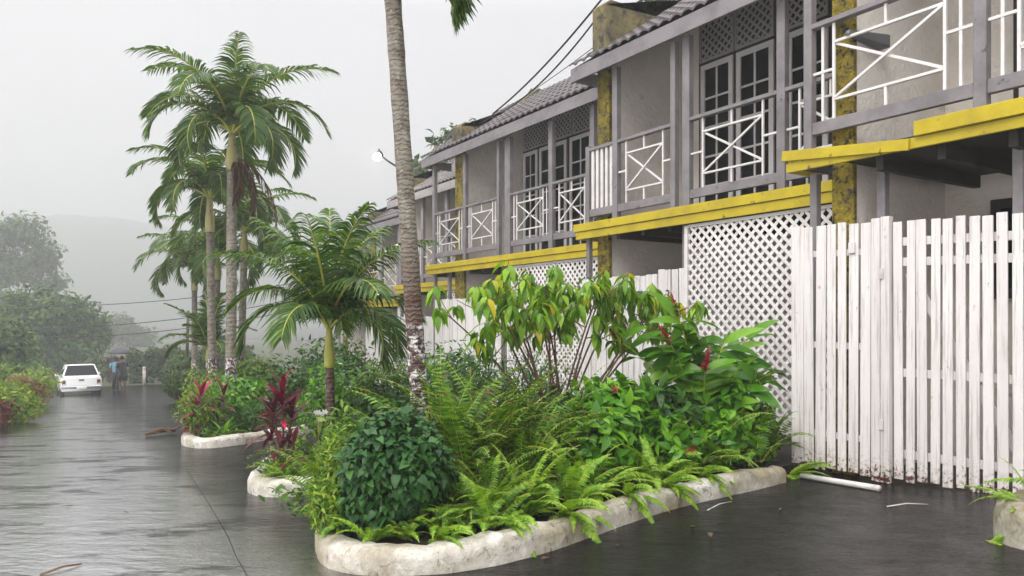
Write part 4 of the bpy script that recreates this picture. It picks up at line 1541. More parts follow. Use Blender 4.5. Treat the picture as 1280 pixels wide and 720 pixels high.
# ---- leafy shrubs
OV = leaf_t('ovate', 1, 0.45, 0.25, 0.2, 4)
OV3 = leaf_t('ovate', 1, 0.5, 0.2, 0.2, 3)
HEART = leaf_t('heart', 1, 0.72, 0.3, 0.25, 4)
LANCE = leaf_t('lance', 1, 0.2, 0.35, 0.25, 5)
LANCE2 = leaf_t('lance', 1, 0.3, 0.35, 0.2, 4)
NARROW = leaf_t('lance', 1, 0.13, 0.25, 0.2, 3)
CLUMP = leaf_t('ovate', 1, 0.7, 0.3, 0.3, 2)


def stems(g, base, tips, r=0.012, mi=0):
    for t in tips:
        m = (np.array(base) * 0.45 + np.array(t) * 0.55)
        m[2] = base[2] + (t[2] - base[2]) * 0.35
        P = bezier(base, m, t, 7)
        g.tube([tuple(p) for p in P], list(np.linspace(r, r * 0.35, 7)), 5, mi, False)


def shrub(label, x, y, z0, radii, n, size, tmpl, mat, cat='shrub', group=None, droop=0.25, shell=(0.45, 1.0), amp=0.3, lift=0.0, seed=0, flowers=None, name='shrub', zmin=-1.0, mess=0.7, lay=False):
    """a bush standing at (x, y, z0): stems and a leafy crown of the given radii."""
    global rng
    keep = rng
    rng = np.random.default_rng(seed + 100)
    T = empty(name, (x, y, z0), label, cat, group)
    c = np.array([x, y, z0 + radii[2] * 0.92 + lift])
    P, D = lumpy(n, radii, 10, amp, shell, zmin, seed)
    g = Geo()
    leaf_cloud(g, P + c, D, size, tmpl, droop, mess, lay=lay)
    g.build('foliage', M[mat], T)
    g = Geo()
    k = rng.choice(len(P), min(14, len(P)), replace=False)
    stems(g, (x, y, z0 - 0.05), [P[i] * 0.85 + c for i in k], max(0.008, 0.03 * radii[2]))
    g.build('stems', M['twig'], T)
    if flowers:
        fm, num, fs = flowers
        P, D = lumpy(num, radii, 10, amp, (0.95, 1.08), -0.1, seed)
        g = Geo()
        for p, d in zip(P, D):
            q = np.repeat((p + c)[None], 16, 0) + rng.normal(size=(16, 3)) * fs * 0.35
            leaf_cloud(g, q, unit(16) * 0.4 + d, fs * 0.6, OV3, 0, 0.8)
        g.build('flowers', M[fm], T)
    rng = keep
    return T


shrub('dark round creeper mound of heart-shaped leaves in front of the palm trunk', 1.96, 4.56, -0.12, (0.43, 0.4, 0.45), 4600, 0.058, HEART, 'creeper', shell=(0.6, 1.0), amp=0.22, seed=61, name='creeper_mound', lay=True)
shrub('yellow-green spiky shrub left of the dark creeper mound', 1.7, 5.0, -0.12, (0.17, 0.3, 0.4), 1700, 0.042, LANCE2, 'duranta', droop=-0.35, shell=(0.3, 1.0), amp=0.4, seed=2)
shrub('low yellow-green shrub at the left kerb of the near bed', 1.55, 4.72, -0.16, (0.13, 0.22, 0.22), 700, 0.05, LANCE2, 'duranta', droop=-0.2, shell=(0.3, 1.0), amp=0.4, seed=3)
shrub('pale green shrub behind the creeper mound, left of the palm foot', 2.05, 5.6, -0.15, (0.32, 0.3, 0.42), 1200, 0.075, LANCE2, 'green_bush', droop=-0.1, shell=(0.3, 1.0), amp=0.4, seed=4)
shrub('glossy broad-leaved bush with a few small red flowers, left of the ginger', 4.35, 5.15, SZ, (0.5, 0.42, 0.52), 800, 0.135, OV, 'broad', seed=5, droop=0.15, amp=0.35, flowers=('red_flower', 3, 0.05))
shrub('broad-leaved bright bush low over the kerb, middle of the near bed', 3.95, 4.85, SZ, (0.34, 0.28, 0.33), 420, 0.12, OV, 'broad', seed=6, droop=0.15, amp=0.4)
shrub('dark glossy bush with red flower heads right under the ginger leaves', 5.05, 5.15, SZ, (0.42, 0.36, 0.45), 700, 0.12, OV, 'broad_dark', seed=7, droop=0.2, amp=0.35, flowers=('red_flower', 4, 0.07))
shrub('bright bush low in front of the ginger, with a red bloom', 4.72, 4.78, SZ, (0.28, 0.24, 0.3), 330, 0.11, OV, 'broad', seed=8, droop=0.15, amp=0.4, flowers=('red_flower', 2, 0.045))
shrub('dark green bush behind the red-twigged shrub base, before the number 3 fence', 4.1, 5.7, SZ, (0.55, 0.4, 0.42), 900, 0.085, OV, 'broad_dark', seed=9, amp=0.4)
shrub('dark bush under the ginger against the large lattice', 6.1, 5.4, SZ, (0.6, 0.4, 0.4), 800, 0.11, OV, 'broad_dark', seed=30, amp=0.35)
shrub('dark narrow-leaved oleander shrub right of the leaning palm trunk', 3.7, 6.7, -0.2, (0.62, 0.5, 0.66), 1900, 0.13, NARROW, 'broad_dark', seed=10, droop=-0.1, amp=0.35)
shrub('second narrow-leaved oleander shrub, before the lattice of the third house', 4.9, 7.4, -0.25, (0.7, 0.5, 0.62), 1700, 0.13, NARROW, 'broad_dark', seed=11, droop=-0.1, amp=0.35)
shrub('mid green bush at the fence foot behind the hanging-leaved shrub', 5.9, 6.9, -0.2, (0.8, 0.55, 0.4), 1100, 0.1, OV, 'broad_dark', seed=12, amp=0.35)
shrub('leafy green bush between the small palm and the leaning trunk', 3.3, 8.0, -0.3, (0.5, 0.45, 0.55), 1300, 0.085, OV, 'broad_dark', seed=13, amp=0.4)
shrub('light green bush behind the small palm, before the white picket fence', 4.0, 9.3, -0.4, (0.65, 0.5, 0.72), 1500, 0.1, LANCE2, 'green_bush', seed=14, droop=0, amp=0.4)
shrub('pale green bush left behind the small palm trunk', 3.0, 9.0, -0.4, (0.45, 0.4, 0.62), 1100, 0.085, OV3, 'broad', seed=15, droop=0.1, amp=0.4)
shrub('dark bush behind the light green one at the third house fence', 5.3, 10.2, -0.45, (0.9, 0.6, 0.75), 1500, 0.11, OV3, 'broad_dark', seed=16, amp=0.4)
shrub('low yellow shrub at the edge between the near and middle beds', 2.3, 6.5, -0.25, (0.3, 0.35, 0.32), 900, 0.05, LANCE2, 'duranta', droop=-0.2, seed=17, amp=0.4)
shrub('low yellow-green plant around the red cordyline foot', 1.95, 7.25, -0.32, (0.22, 0.3, 0.16), 700, 0.045, LANCE2, 'duranta', droop=0, seed=18, amp=0.4)
shrub('dark narrow-leaved bush at the right of the middle bed', 2.75, 7.6, -0.3, (0.3, 0.3, 0.36), 900, 0.1, NARROW, 'broad_dark', droop=-0.1, seed=19, amp=0.35)
# third bed
shrub('yellow-green croton bush at the front of the third bed', 2.1, 12.6, -0.58, (0.42, 0.5, 0.42), 1500, 0.075, LANCE2, 'duranta', seed=20, droop=-0.1, amp=0.4)
shrub('bright green bush at the back of the third bed, left of the small palm', 2.9, 13.3, -0.6, (0.6, 0.5, 0.55), 1500, 0.09, OV3, 'broad', seed=21, amp=0.4)
shrub('mid green bush under the tall palms of the third bed', 3.7, 14.3, -0.65, (0.8, 0.6, 0.65), 1700, 0.1, OV3, 'broad_dark', seed=22, amp=0.4)
shrub('yellowish bush behind the croton of the third bed', 2.5, 14.6, -0.7, (0.55, 0.5, 0.6), 1500, 0.08, LANCE2, 'yellow_bush', seed=23, droop=-0.1, amp=0.4)
shrub('dark low bush at the right end of the third kerb', 2.95, 12.4, -0.58, (0.4, 0.35, 0.3), 900, 0.09, NARROW, 'broad_dark', seed=24, droop=-0.2, amp=0.3)
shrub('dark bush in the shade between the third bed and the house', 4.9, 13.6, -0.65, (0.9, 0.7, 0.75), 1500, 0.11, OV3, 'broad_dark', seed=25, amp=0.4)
shrub('leafy mass of green before the fourth house fence', 5.6, 16.5, -0.85, (1.2, 0.9, 0.95), 2000, 0.13, OV3, 'broad_dark', seed=26, amp=0.4)
shrub('green bush at the foot of the hazy palms', 4.3, 18.8, -0.95, (0.9, 0.8, 0.8), 1600, 0.13, OV3, 'green_bush', seed=27, amp=0.4)
shrub('clipped round dark shrub at the road edge by the far bed', 3.7, 26.0, -1.45, (0.5, 0.5, 0.42), 3000, 0.07, OV3, 'hedge_leaf', seed=28, amp=0.06, shell=(0.85, 1.0), lift=0.22, name='clipped_shrub')
shrub('second clipped dark shrub just behind the round one', 4.4, 27.4, -1.5, (0.6, 0.6, 0.5), 3000, 0.08, OV3, 'hedge_leaf', seed=29, amp=0.06, shell=(0.85, 1.0), lift=0.15, name='clipped_shrub')
# left verge
LB = 'flowering bushes on the left verge'
shrub('yellow-topped bright bush at the left picture edge', -0.72, 20.6, -1.15, (0.85, 0.8, 0.55), 3000, 0.1, OV3, 'yellow_bush', seed=40, amp=0.35, group=LB, droop=-0.1)
shrub('dark red bush at the left edge in front of the yellow one', -1.0, 19.0, -1.05, (0.55, 0.55, 0.42), 2000, 0.09, OV3, 'red_bush', seed=41, amp=0.35, group=LB, droop=-0.1)
shrub('orange-tinged bush behind the yellow one, beside the road', -0.55, 25.8, -1.4, (0.75, 0.8, 0.6), 2400, 0.11, OV3, 'orange_bush', seed=42, amp=0.35, group=LB)
shrub('yellow-green bush nearest the car on the left verge', -0.25, 30.0, -1.65, (0.85, 0.9, 0.68), 2400, 0.12, OV3, 'yellow_bush', seed=43, amp=0.35, group=LB)
shrub('large mid green bush behind the flowering bushes, at the left picture edge', -2.3, 29.0, -1.6, (1.5, 1.3, 0.95), 3500, 0.16, OV3, 'green_bush', seed=44, amp=0.4)
shrub('red-leaved bush beside the people at the road end', 4.0, 54.5, -3.0, (0.75, 0.8, 1.05), 1800, 0.2, OV3, 'red_hedge', seed=45, amp=0.4)
shrub('dark bush between the car and the people', 2.7, 56.5, -3.1, (1.0, 0.9, 0.9), 1800, 0.22, OV3, 'tree_leaf', seed=46, amp=0.4)


# tall shrub with hanging leaves on reddish branching twigs
def hanging_shrub():
    global rng
    keep = rng
    rng = np.random.default_rng(77)
    base = np.array([4.3, 5.9, -0.1])
    T = empty('shrub', tuple(base), 'tall open shrub with drooping green leaves on bare reddish twigs before the number 3 fence', 'shrub')
    gs, gl = Geo(), Geo()
    for i in range(17):
        f = (i + 0.5) / 17
        x = 2.8 + 3.1 * f + rng.uniform(-0.1, 0.1)
        edge = abs(f - 0.45) * 2
        top = np.array([x, 5.85 + rng.uniform(-0.55, 0.5), 1.72 - 0.35 * edge ** 2 + rng.uniform(-0.12, 0.06)])
        b = base + np.array([rng.uniform(-0.12, 0.12), rng.uniform(-0.1, 0.1), 0])
        m = np.array([b[0] * 0.62 + top[0] * 0.38, (b[1] + top[1]) / 2, b[2] + (top[2] - b[2]) * 0.62])
        P = bezier(b, m, top, 12)
        gs.tube([tuple(p) for p in P], list(np.linspace(0.014, 0.006, 12)), 6, 0, False)
        tips = [top]
        for k in range(7):
            j = rng.integers(7, 11)
            q = P[j] + np.array([rng.uniform(-0.32, 0.32), rng.uniform(-0.25, 0.25), rng.uniform(0.08, 0.3)])
            q[2] = min(q[2], 1.84)
            gs.tube([tuple(p) for p in bezier(P[j], (P[j] + q) / 2 + np.array([0, 0, -0.04]), q, 5)], list(np.linspace(0.006, 0.003, 5)), 4, 0, False)
            tips.append(q)
        for t in tips:
            n = int(rng.integers(9, 15))
            a = rng.uniform(0, 2 * PI, n)
            D = np.stack([np.cos(a), np.sin(a), rng.uniform(-1.5, -0.15, n)], 1)
            O = np.repeat(t[None], n, 0) + D * 0.02 + np.array([0, 0, 1]) * rng.uniform(-0.08, 0.03, (n, 1))
            N = np.stack([np.cos(a), np.sin(a), np.full(n, 0.9)], 1)
            gl.many(LEAFH[0], LEAFH[1], frame_mats(O, D, N, rng.uniform(0.11, 0.19, n)))
    gs.build('stems', M['twig'], T)
    gl.build('foliage', M['hanging'], T)
    rng = keep


LEAFH = leaf_t('ovate', 1, 0.36, 0.45, 0.2, 5)
hanging_shrub()


# red ginger: leafy canes with red flower spikes
def ginger(label, x, y, z, canes, seed, group='red ginger clumps'):
    global rng
    keep = rng
    rng = np.random.default_rng(seed)
    T = empty('ginger_plant', (x, y, z), label, 'ginger plant', group)
    gl, gs = Geo(), Geo()
    for (tx, ty, tz, fl_) in canes:
        P = bezier((x + rng.uniform(-0.1, 0.1), y + rng.uniform(-0.1, 0.1), z), ((x * 0.7 + tx * 0.3), (y * 0.7 + ty * 0.3), z + (tz - z) * 0.7), (tx, ty, tz), 14)
        gs.tube([tuple(p) for p in P], list(np.linspace(0.012, 0.006, 14)), 6, 0, False)
        az = rng.uniform(0, 2 * PI)
        for i in range(4, 14):
            for sg in (0, PI):
                a = az + sg + rng.uniform(-0.35, 0.35)
                d = np.array([[math.cos(a), math.sin(a), rng.uniform(-0.2, 0.9)]])
                gl.many(LANCE[0] if False else GLF[0], GLF[1], frame_mats(P[i][None], d, np.array([[-0.5 + rng.uniform(-0.7, 0.7), -0.5 + rng.uniform(-0.7, 0.7), 0.8]]), np.array([rng.uniform(0.32, 0.46)])))
        if fl_:
            gf = Geo()
            d = P[-1] - P[-3]
            d = d / np.linalg.norm(d) + np.array([rng.uniform(-0.4, 0.2), 0, 0.2])
            d /= np.linalg.norm(d)
            k = 46
            u = np.linspace(0, 1, k)
            O = P[-1] + d * (u * 0.24)[:, None]
            s = unit(k)
            s -= (s @ d)[:, None] * d
            gf.many(OV3[0], OV3[1], frame_mats(O, s + d * 0.7, np.repeat(d[None], k, 0) + s * 0.2, 0.055 * (1.15 - 0.7 * u)))
            gf.tube([tuple(P[-1]), tuple(P[-1] + d * 0.24)], 0.008, 5)
            gf.build('flower_spike', M['red_flower'], T)
    gl.build('foliage', M['ginger'], T)
    gs.build('stems', M['crownshaft'], T)
    rng = keep


GLF = leaf_t('lance', 1, 0.3, 0.4, 0.2, 6)
shrub('bright leafy bush filling the right end of the near bed by the fence', 5.75, 5.0, SZ, (0.42, 0.3, 0.42), 620, 0.13, OV, 'broad', seed=51, droop=0.15, amp=0.4)
shrub('low bright bush at the kerb right of the ginger', 5.35, 4.78, SZ, (0.3, 0.22, 0.26), 330, 0.11, OV, 'broad', seed=52, droop=0.15, amp=0.4)
ginger('red ginger clump with tall red spikes before the large white lattice', 5.55, 5.25, SZ, [(5.25, 5.25, 1.32, True), (5.05, 5.15, 1.05, True), (5.5, 5.4, 1.22, False), (5.85, 5.2, 1.05, False), (6.1, 5.05, 0.85, False), (5.35, 5.0, 0.8, True), (5.75, 5.4, 1.0, False), (4.75, 5.5, 1.06, True), (6.35, 5.0, 0.75, False), (6.2, 5.2, 1.1, False), (5.95, 4.85, 0.7, False)], 5)


# cordylines: tufts of upright red strap leaves on canes
def cordyline(label, x, y, z, tufts, seed, mats=('cordyline', 'cordyline_dark'), group='red-leaved cordylines'):
    global rng
    keep = rng
    rng = np.random.default_rng(seed)
    T = empty('cordyline', (x, y, z), label, 'cordyline', group)
    gs = Geo()
    gl = Geo()
    for (tx, ty, tz, n, s, mi) in tufts:
        gs.tube([tuple(p) for p in bezier((x, y, z), ((x + tx) / 2 + 0.03, (y + ty) / 2, (z + tz) / 2), (tx, ty, tz), 6)], 0.011, 6, 0, False)
        a = np.arange(n) * 2.39996 + rng.uniform(-0.3, 0.3, n)
        e_ = np.linspace(1.45, 0.1 if mi == 0 else -0.3, n)
        D = np.stack([np.cos(a) * np.cos(e_), np.sin(a) * np.cos(e_), np.sin(e_)], 1)
        O = np.array([tx, ty, tz]) + np.stack([np.zeros(n), np.zeros(n), np.linspace(0.03, -0.22, n) * s / 0.3], 1)
        N = np.stack([-D[:, 0] * D[:, 2], -D[:, 1] * D[:, 2], np.cos(e_) + 0.05], 1)
        gl.many(CORD[0], CORD[1], frame_mats(O, D, N, s * rng.uniform(0.75, 1.1, n)), mi)
    gs.build('stems', M['twig'], T)
    gl.build('foliage', [M[mats[0]], M[mats[1]]], T)
    rng = keep


CORD = leaf_t('lance', 1, 0.2, 0.3, 0.25, 5)
cordyline('crimson cordyline standing in the middle bed left of the small palm', 1.97, 7.35, -0.3, [(1.97, 7.32, 0.55, 16, 0.34, 0), (1.88, 7.3, 0.38, 20, 0.3, 1), (2.08, 7.4, 0.35, 22, 0.3, 1), (1.9, 7.45, 0.15, 18, 0.26, 1), (2.05, 7.2, 0.1, 14, 0.22, 1)], 1)
cordyline('small crimson cordyline at the front of the third bed', 2.03, 12.3, -0.55, [(2.06, 12.3, 0.1, 13, 0.36, 0), (2.0, 12.4, -0.15, 18, 0.33, 1)], 2)
cordyline('dull red cordyline in the third bed, right of the crimson one', 2.42, 12.45, -0.57, [(2.42, 12.45, 0.08, 14, 0.34, 1), (2.35, 12.5, -0.2, 14, 0.3, 1)], 3)
cordyline('dark purple cordyline low at the left of the third bed', 1.95, 12.8, -0.6, [(1.93, 12.8, -0.22, 16, 0.3, 1)], 4)


# strap-leaved lilies
def lily(label, x, y, z, n, L_, mat='broad_dark', seed=0, flower=False, group='strap-leaved lilies in the beds'):
    global rng
    keep = rng
    rng = np.random.default_rng(seed)
    T = empty('lily_plant', (x, y, z), label, 'lily', group)
    a = np.arange(n) * 2.39996
    e_ = np.linspace(1.4, 0.45, n)
    D = np.stack([np.cos(a) * np.cos(e_), np.sin(a) * np.cos(e_), np.sin(e_)], 1)
    N = np.stack([-D[:, 0] * D[:, 2], -D[:, 1] * D[:, 2], np.cos(e_) + 0.05], 1)
    g = Geo()
    t = leaf_t('strap', 1, 0.11, 0.5, 0.3, 7)
    g.many(t[0], t[1], frame_mats(np.repeat(np.array([[x, y, z]]), n, 0), D, N, L_ * rng.uniform(0.8, 1.1, n)))
    g.build('leaves', M[mat], T)
    if flower:
        g = Geo()
        gst = Geo()
        for k in range(5):
            c = np.array([x + rng.uniform(-0.07, 0.07), y - 0.12 + rng.uniform(-0.05, 0.05), z + L_ * 0.95 + rng.uniform(-0.05, 0.05)])
            m = 6
            b = np.arange(m) * PI / 3
            g.many(OV3[0], OV3[1], frame_mats(np.repeat(c[None], m, 0), np.stack([np.cos(b), np.sin(b) * 0.6 - 0.3, np.sin(b) * 0.7], 1), np.repeat(np.array([[0.2, -1, 0.4]]), m, 0), np.full(m, 0.04)))
            gst.tube([(x, y, z), (x, y - 0.06, z + L_ * 0.6), tuple(c)], 0.004, 5)
        g.build('flowers', M['white_petal'], T)
        gst.build('flower_stalks', M['crownshaft'], T)
    rng = keep


lily('dark strap-leaved lily at the right of the third bed', 2.9, 12.9, -0.55, 26, 0.85, seed=1)
lily('strap-leaved lily with a small white flower in the middle bed', 2.42, 7.65, -0.3, 20, 0.62, seed=2, flower=True)
lily('bright strap-leaved lily low at the front of the third bed', 2.35, 12.05, -0.55, 18, 0.42, 'broad', seed=3)


# low leafy cover over the soil of the beds
def ground_cover():
    def inside(p, poly):
        c = False
        for i in range(len(poly)):
            (x1, y1), (x2, y2) = poly[i], poly[i - 1]
            if (y1 > p[1]) != (y2 > p[1]) and p[0] < (x2 - x1) * (p[1] - y1) / (y2 - y1) + x1:
                c = not c
        return c
    g = Geo()
    for poly, n, h in (([(1.5, 6.1), (1.5, 4.7), (1.8, 4.2), (2.2, 4.05), (4.05, 4.42), (5.75, 4.6), (6.2, 4.75), (7.2, 7.0), (7.2, 9.3), (4.0, 9.0), (2.6, 6.3)], 9000, 0.13), ([(1.85, 8.4), (1.75, 7.6), (1.75, 7.15), (1.9, 7.05), (3.0, 7.3), (7.8, 8.2), (7.8, 11.4), (3.6, 9.2)], 4500, 0.13),
                      ([(2.0, 13.9), (1.93, 12.8), (1.98, 12.0), (2.15, 11.75), (4.5, 13.3), (7.9, 13.6), (7.9, 16.0), (4.0, 15.0)], 4500, 0.13), ([(5.25, 2.15), (5.3, 1.8), (5.8, 1.3), (7.2, 1.0), (8.0, 2.1)], 800, 0.18)):
        xs = [p[0] for p in poly]
        ys = [p[1] for p in poly]
        pts = []
        while len(pts) < n:
            p = (random.uniform(min(xs), max(xs)), random.uniform(min(ys), max(ys)))
            if inside(p, poly):
                pts.append((p[0], p[1], gz(*p) + h + random.uniform(-0.01, 0.14)))
        pts = np.array(pts)
        d = unit(n) * 0.5
        d[:, 2] = np.abs(d[:, 2]) + 0.5
        leaf_cloud(g, pts, d, 0.075, OV3, 0.1, 0.8)
    prop(g.build('ground_cover', M['ground_leaf']), kind='stuff')


M['ground_leaf'] = leaf_mat('ground_leaf', (0.0197, 0.0619, 0.0096), (0.0492, 0.1238, 0.012), (0.1378, 0.227, 0.016), 0.4, 0.25)
ground_cover()


# ------------------------------------------------------------------ trees
def tree(label, base, h, crowns, n, size, mat, seed, group=None, r=0.18, trunk_mat_='bark', name='tree', shell=(0.35, 1.0)):
    """trunk with limbs to each crown lump; crowns: (dx, dy, z above base, rx, ry, rz)."""
    global rng
    keep = rng
    rng = np.random.default_rng(seed)
    T = empty(name, base, label, 'tree', group)
    b = np.array(base, float)
    g = Geo()
    fork = b + np.array([0.05 * h, 0, h * 0.35])
    g.tube([tuple(p) for p in bezier(b - np.array([0, 0, 0.2]), (b + fork) / 2 + np.array([0.05 * h, 0, 0]), fork, 8)], list(np.linspace(r * 1.25, r * 0.8, 8)), 9)
    gl = Geo()
    tot = sum(c[3] * c[4] + c[3] * c[5] for c in crowns)
    for (dx, dy, cz, rx, ry, rz) in crowns:
        c = b + np.array([dx, dy, cz])
        P = bezier(fork, (fork * 0.5 + c * 0.5) + np.array([0, 0, -0.12 * rz]), c, 7)
        g.tube([tuple(p) for p in P], list(np.linspace(r * 0.6, r * 0.15, 7)), 6)
        k = int(n * (rx * ry + rx * rz) / tot)
        L1, D1 = lumpy(k, (rx, ry, rz), 16, 0.45, shell, -1)
        for q in L1[:6]:
            g.tube([tuple(c), tuple(c + q * 0.45 + np.array([0, 0, 0.1])), tuple(c + q * 0.9)], [r * 0.16, r * 0.1, r * 0.04], 4)
        leaf_cloud(gl, L1 + c, D1, size, CLUMP, 0.3, 1.0, 0.5)
    g.build('trunk', M[trunk_mat_], T)
    gl.build('crown', M[mat], T)
    rng = keep
    return T


TL = 'misty trees left of the road'
tree('broad dense tree overhanging the white car in the mist', (0.26, 73.45, -4.42), 9, [(0.26, 0.0, 5.46, 3.38, 3.12, 3.38), (2.86, 0.65, 4.68, 2.47, 2.34, 2.73), (-2.08, 0.0, 5.07, 2.86, 2.6, 3.12), (1.56, -0.65, 2.21, 2.99, 2.08, 2.21), (-1.82, -0.65, 2.34, 2.86, 2.08, 2.34)], 15000, 0.40, 'tree_leaf', 1, TL, 0.3)
tree('lower dark tree at the left picture edge before the dense one', (-3.4, 48.0, -2.6), 5, [(0, 0, 2.6, 2.3, 2, 2.1), (1.5, 0.6, 2.3, 1.7, 1.6, 1.9), (-1.8, 0, 2.5, 1.8, 1.8, 2.0), (0.8, -0.4, 1.0, 1.9, 1.4, 1.3)], 9000, 0.33, 'tree_leaf', 2, TL, 0.25)
tree('taller airy tree rising pale behind the dense one at the left edge', (-3.42, 142.5, -8.01), 25, [(0.38, 0.0, 23.18, 4.56, 4.18, 3.42), (-4.18, 0.0, 21.28, 4.18, 3.8, 3.8), (3.61, 0.0, 19.38, 3.23, 3.04, 3.23), (-0.76, 0.0, 17.48, 4.94, 3.8, 3.61), (4.56, 0.0, 15.2, 2.85, 2.66, 2.66), (-5.7, 0.0, 15.2, 4.56, 3.8, 3.8), (0.0, 0.0, 10.45, 7.6, 5.7, 4.75)], 9000, 0.68, 'tree_leaf', 3, TL, 0.3)
tree('very pale tree in the mist beyond the people', (13.6, 176.0, -9.3), 12, [(0.0, 0.0, 8.4, 4.8, 4.0, 3.6), (4.0, 0.0, 6.4, 3.6, 3.2, 3.0), (-4.0, 0.0, 6.0, 3.8, 3.2, 3.2)], 2600, 0.85, 'tree_leaf_pale', 4, None, 0.2)
tree('pale tree crown showing above the third roof', (16.8, 31.0, -1.6), 11, [(-0.6, 0, 11.0, 1.1, 1.0, 1.0), (0.7, 0, 11.6, 0.9, 0.9, 0.9), (-1.9, 0.5, 9.7, 0.9, 0.8, 0.8), (1.6, 0, 10.6, 0.8, 0.8, 0.8)], 900, 0.34, 'tree_leaf_pale', 5, 'pale trees behind the roofs', 0.2)
tree('pale tree crown in the gap between the second and third roofs', (19.6, 28.5, -1.4), 12, [(0, 0, 12.2, 1.1, 1.0, 1.0), (0.9, 0.3, 13.0, 0.8, 0.8, 0.8), (-1.0, 0, 11.4, 0.8, 0.8, 0.8)], 600, 0.34, 'tree_leaf_pale', 6, 'pale trees behind the roofs', 0.2)
tree('pale twiggy tree top above the second roof beside its parapet', (14.5, 15.5, -0.7), 10, [(0, 0, 11.0, 0.8, 0.8, 0.8), (0.9, -1.0, 11.6, 0.8, 0.8, 0.7)], 350, 0.28, 'tree_leaf_pale', 7, 'pale trees behind the roofs', 0.15)


def hedge(label, a, b, h, d, n, mat, seed):
    global rng
    keep = rng
    rng = np.random.default_rng(seed)
    a, b = np.array(a, float), np.array(b, float)
    u = b - a
    ln = np.linalg.norm(u)
    u /= ln
    s = np.array([-u[1], u[0]])
    t = rng.uniform(0, ln, n)
    w = rng.uniform(-d / 2, d / 2, n)
    top = h * (1 + 0.08 * np.sin(t * 2.1 + seed) + 0.05 * np.sin(t * 5.3))
    z = rng.uniform(0, 1, n) ** 0.7 * top
    X = a[0] + u[0] * t + s[0] * w
    Y = a[1] + u[1] * t + s[1] * w
    g0 = np.array([gz(x, y) for x, y in zip(X, Y)])
    P = np.stack([X, Y, g0 + z], 1)
    D = np.stack([s[0] * w * 2 / d, s[1] * w * 2 / d, z / h - 0.3], 1) + unit(n) * 0.3
    g = Geo()
    leaf_cloud(g, P, D, 0.2, CLUMP, 0.1, 0.9)
    c = (a + b) / 2
    T = empty('hedge', (c[0], c[1], gz(*c)), label, 'hedge')
    g.build('foliage', M[mat], T)
    gs = Geo()
    for k in range(int(ln / 0.6)):
        p = a + u * (k + 0.5) * 0.6
        gs.tube([(p[0], p[1], gz(*p) - 0.1), (p[0] + 0.05, p[1], gz(*p) + h * 0.6)], [0.04, 0.015], 5)
    gs.build('stems', M['bark'], T)
    rng = keep


hedge('dark green hedge closing the far end of the road', (4.7, 53.8), (11.5, 50.0), 2.2, 1.4, 7500, 'hedge_leaf', 3)
hedge('low dark hedge running along the left verge beside the car', (-1.0, 36.0), (-0.6, 50.0), 1.3, 1.4, 6000, 'tree_leaf', 4)
hedge('green hedge right of the road below the hazy palms', (5.4, 33.0), (6.8, 48.0), 1.5, 1.3, 5000, 'hedge_leaf', 5)


# ================================================================== car, people, lamp, cables, small things
M['car_paint'] = plain('car_paint', (0.78, 0.78, 0.78), 0.25)
M['tail_red'] = plain('tail_red', (0.12, 0.01, 0.012), 0.25)
M['chrome'] = plain('chrome', (0.55, 0.55, 0.56), 0.2, 0.9)
M['grey_plastic'] = plain('grey_plastic', (0.12, 0.12, 0.125), 0.45)


def loft(g, secs, mi=0):
    """secs: list of closed rings with equal point counts."""
    n = len(secs[0])
    v = [p for s_ in secs for p in s_]
    f = []
    for i in range(len(secs) - 1):
        for k in range(n):
            k2 = (k + 1) % n
            f.append((i * n + k, (i + 1) * n + k, (i + 1) * n + k2, i * n + k2))
    f.append(tuple(range(n)))
    f.append(tuple((len(secs) - 1) * n + k for k in range(n))[::-1])
    g.add(v, f, mi)


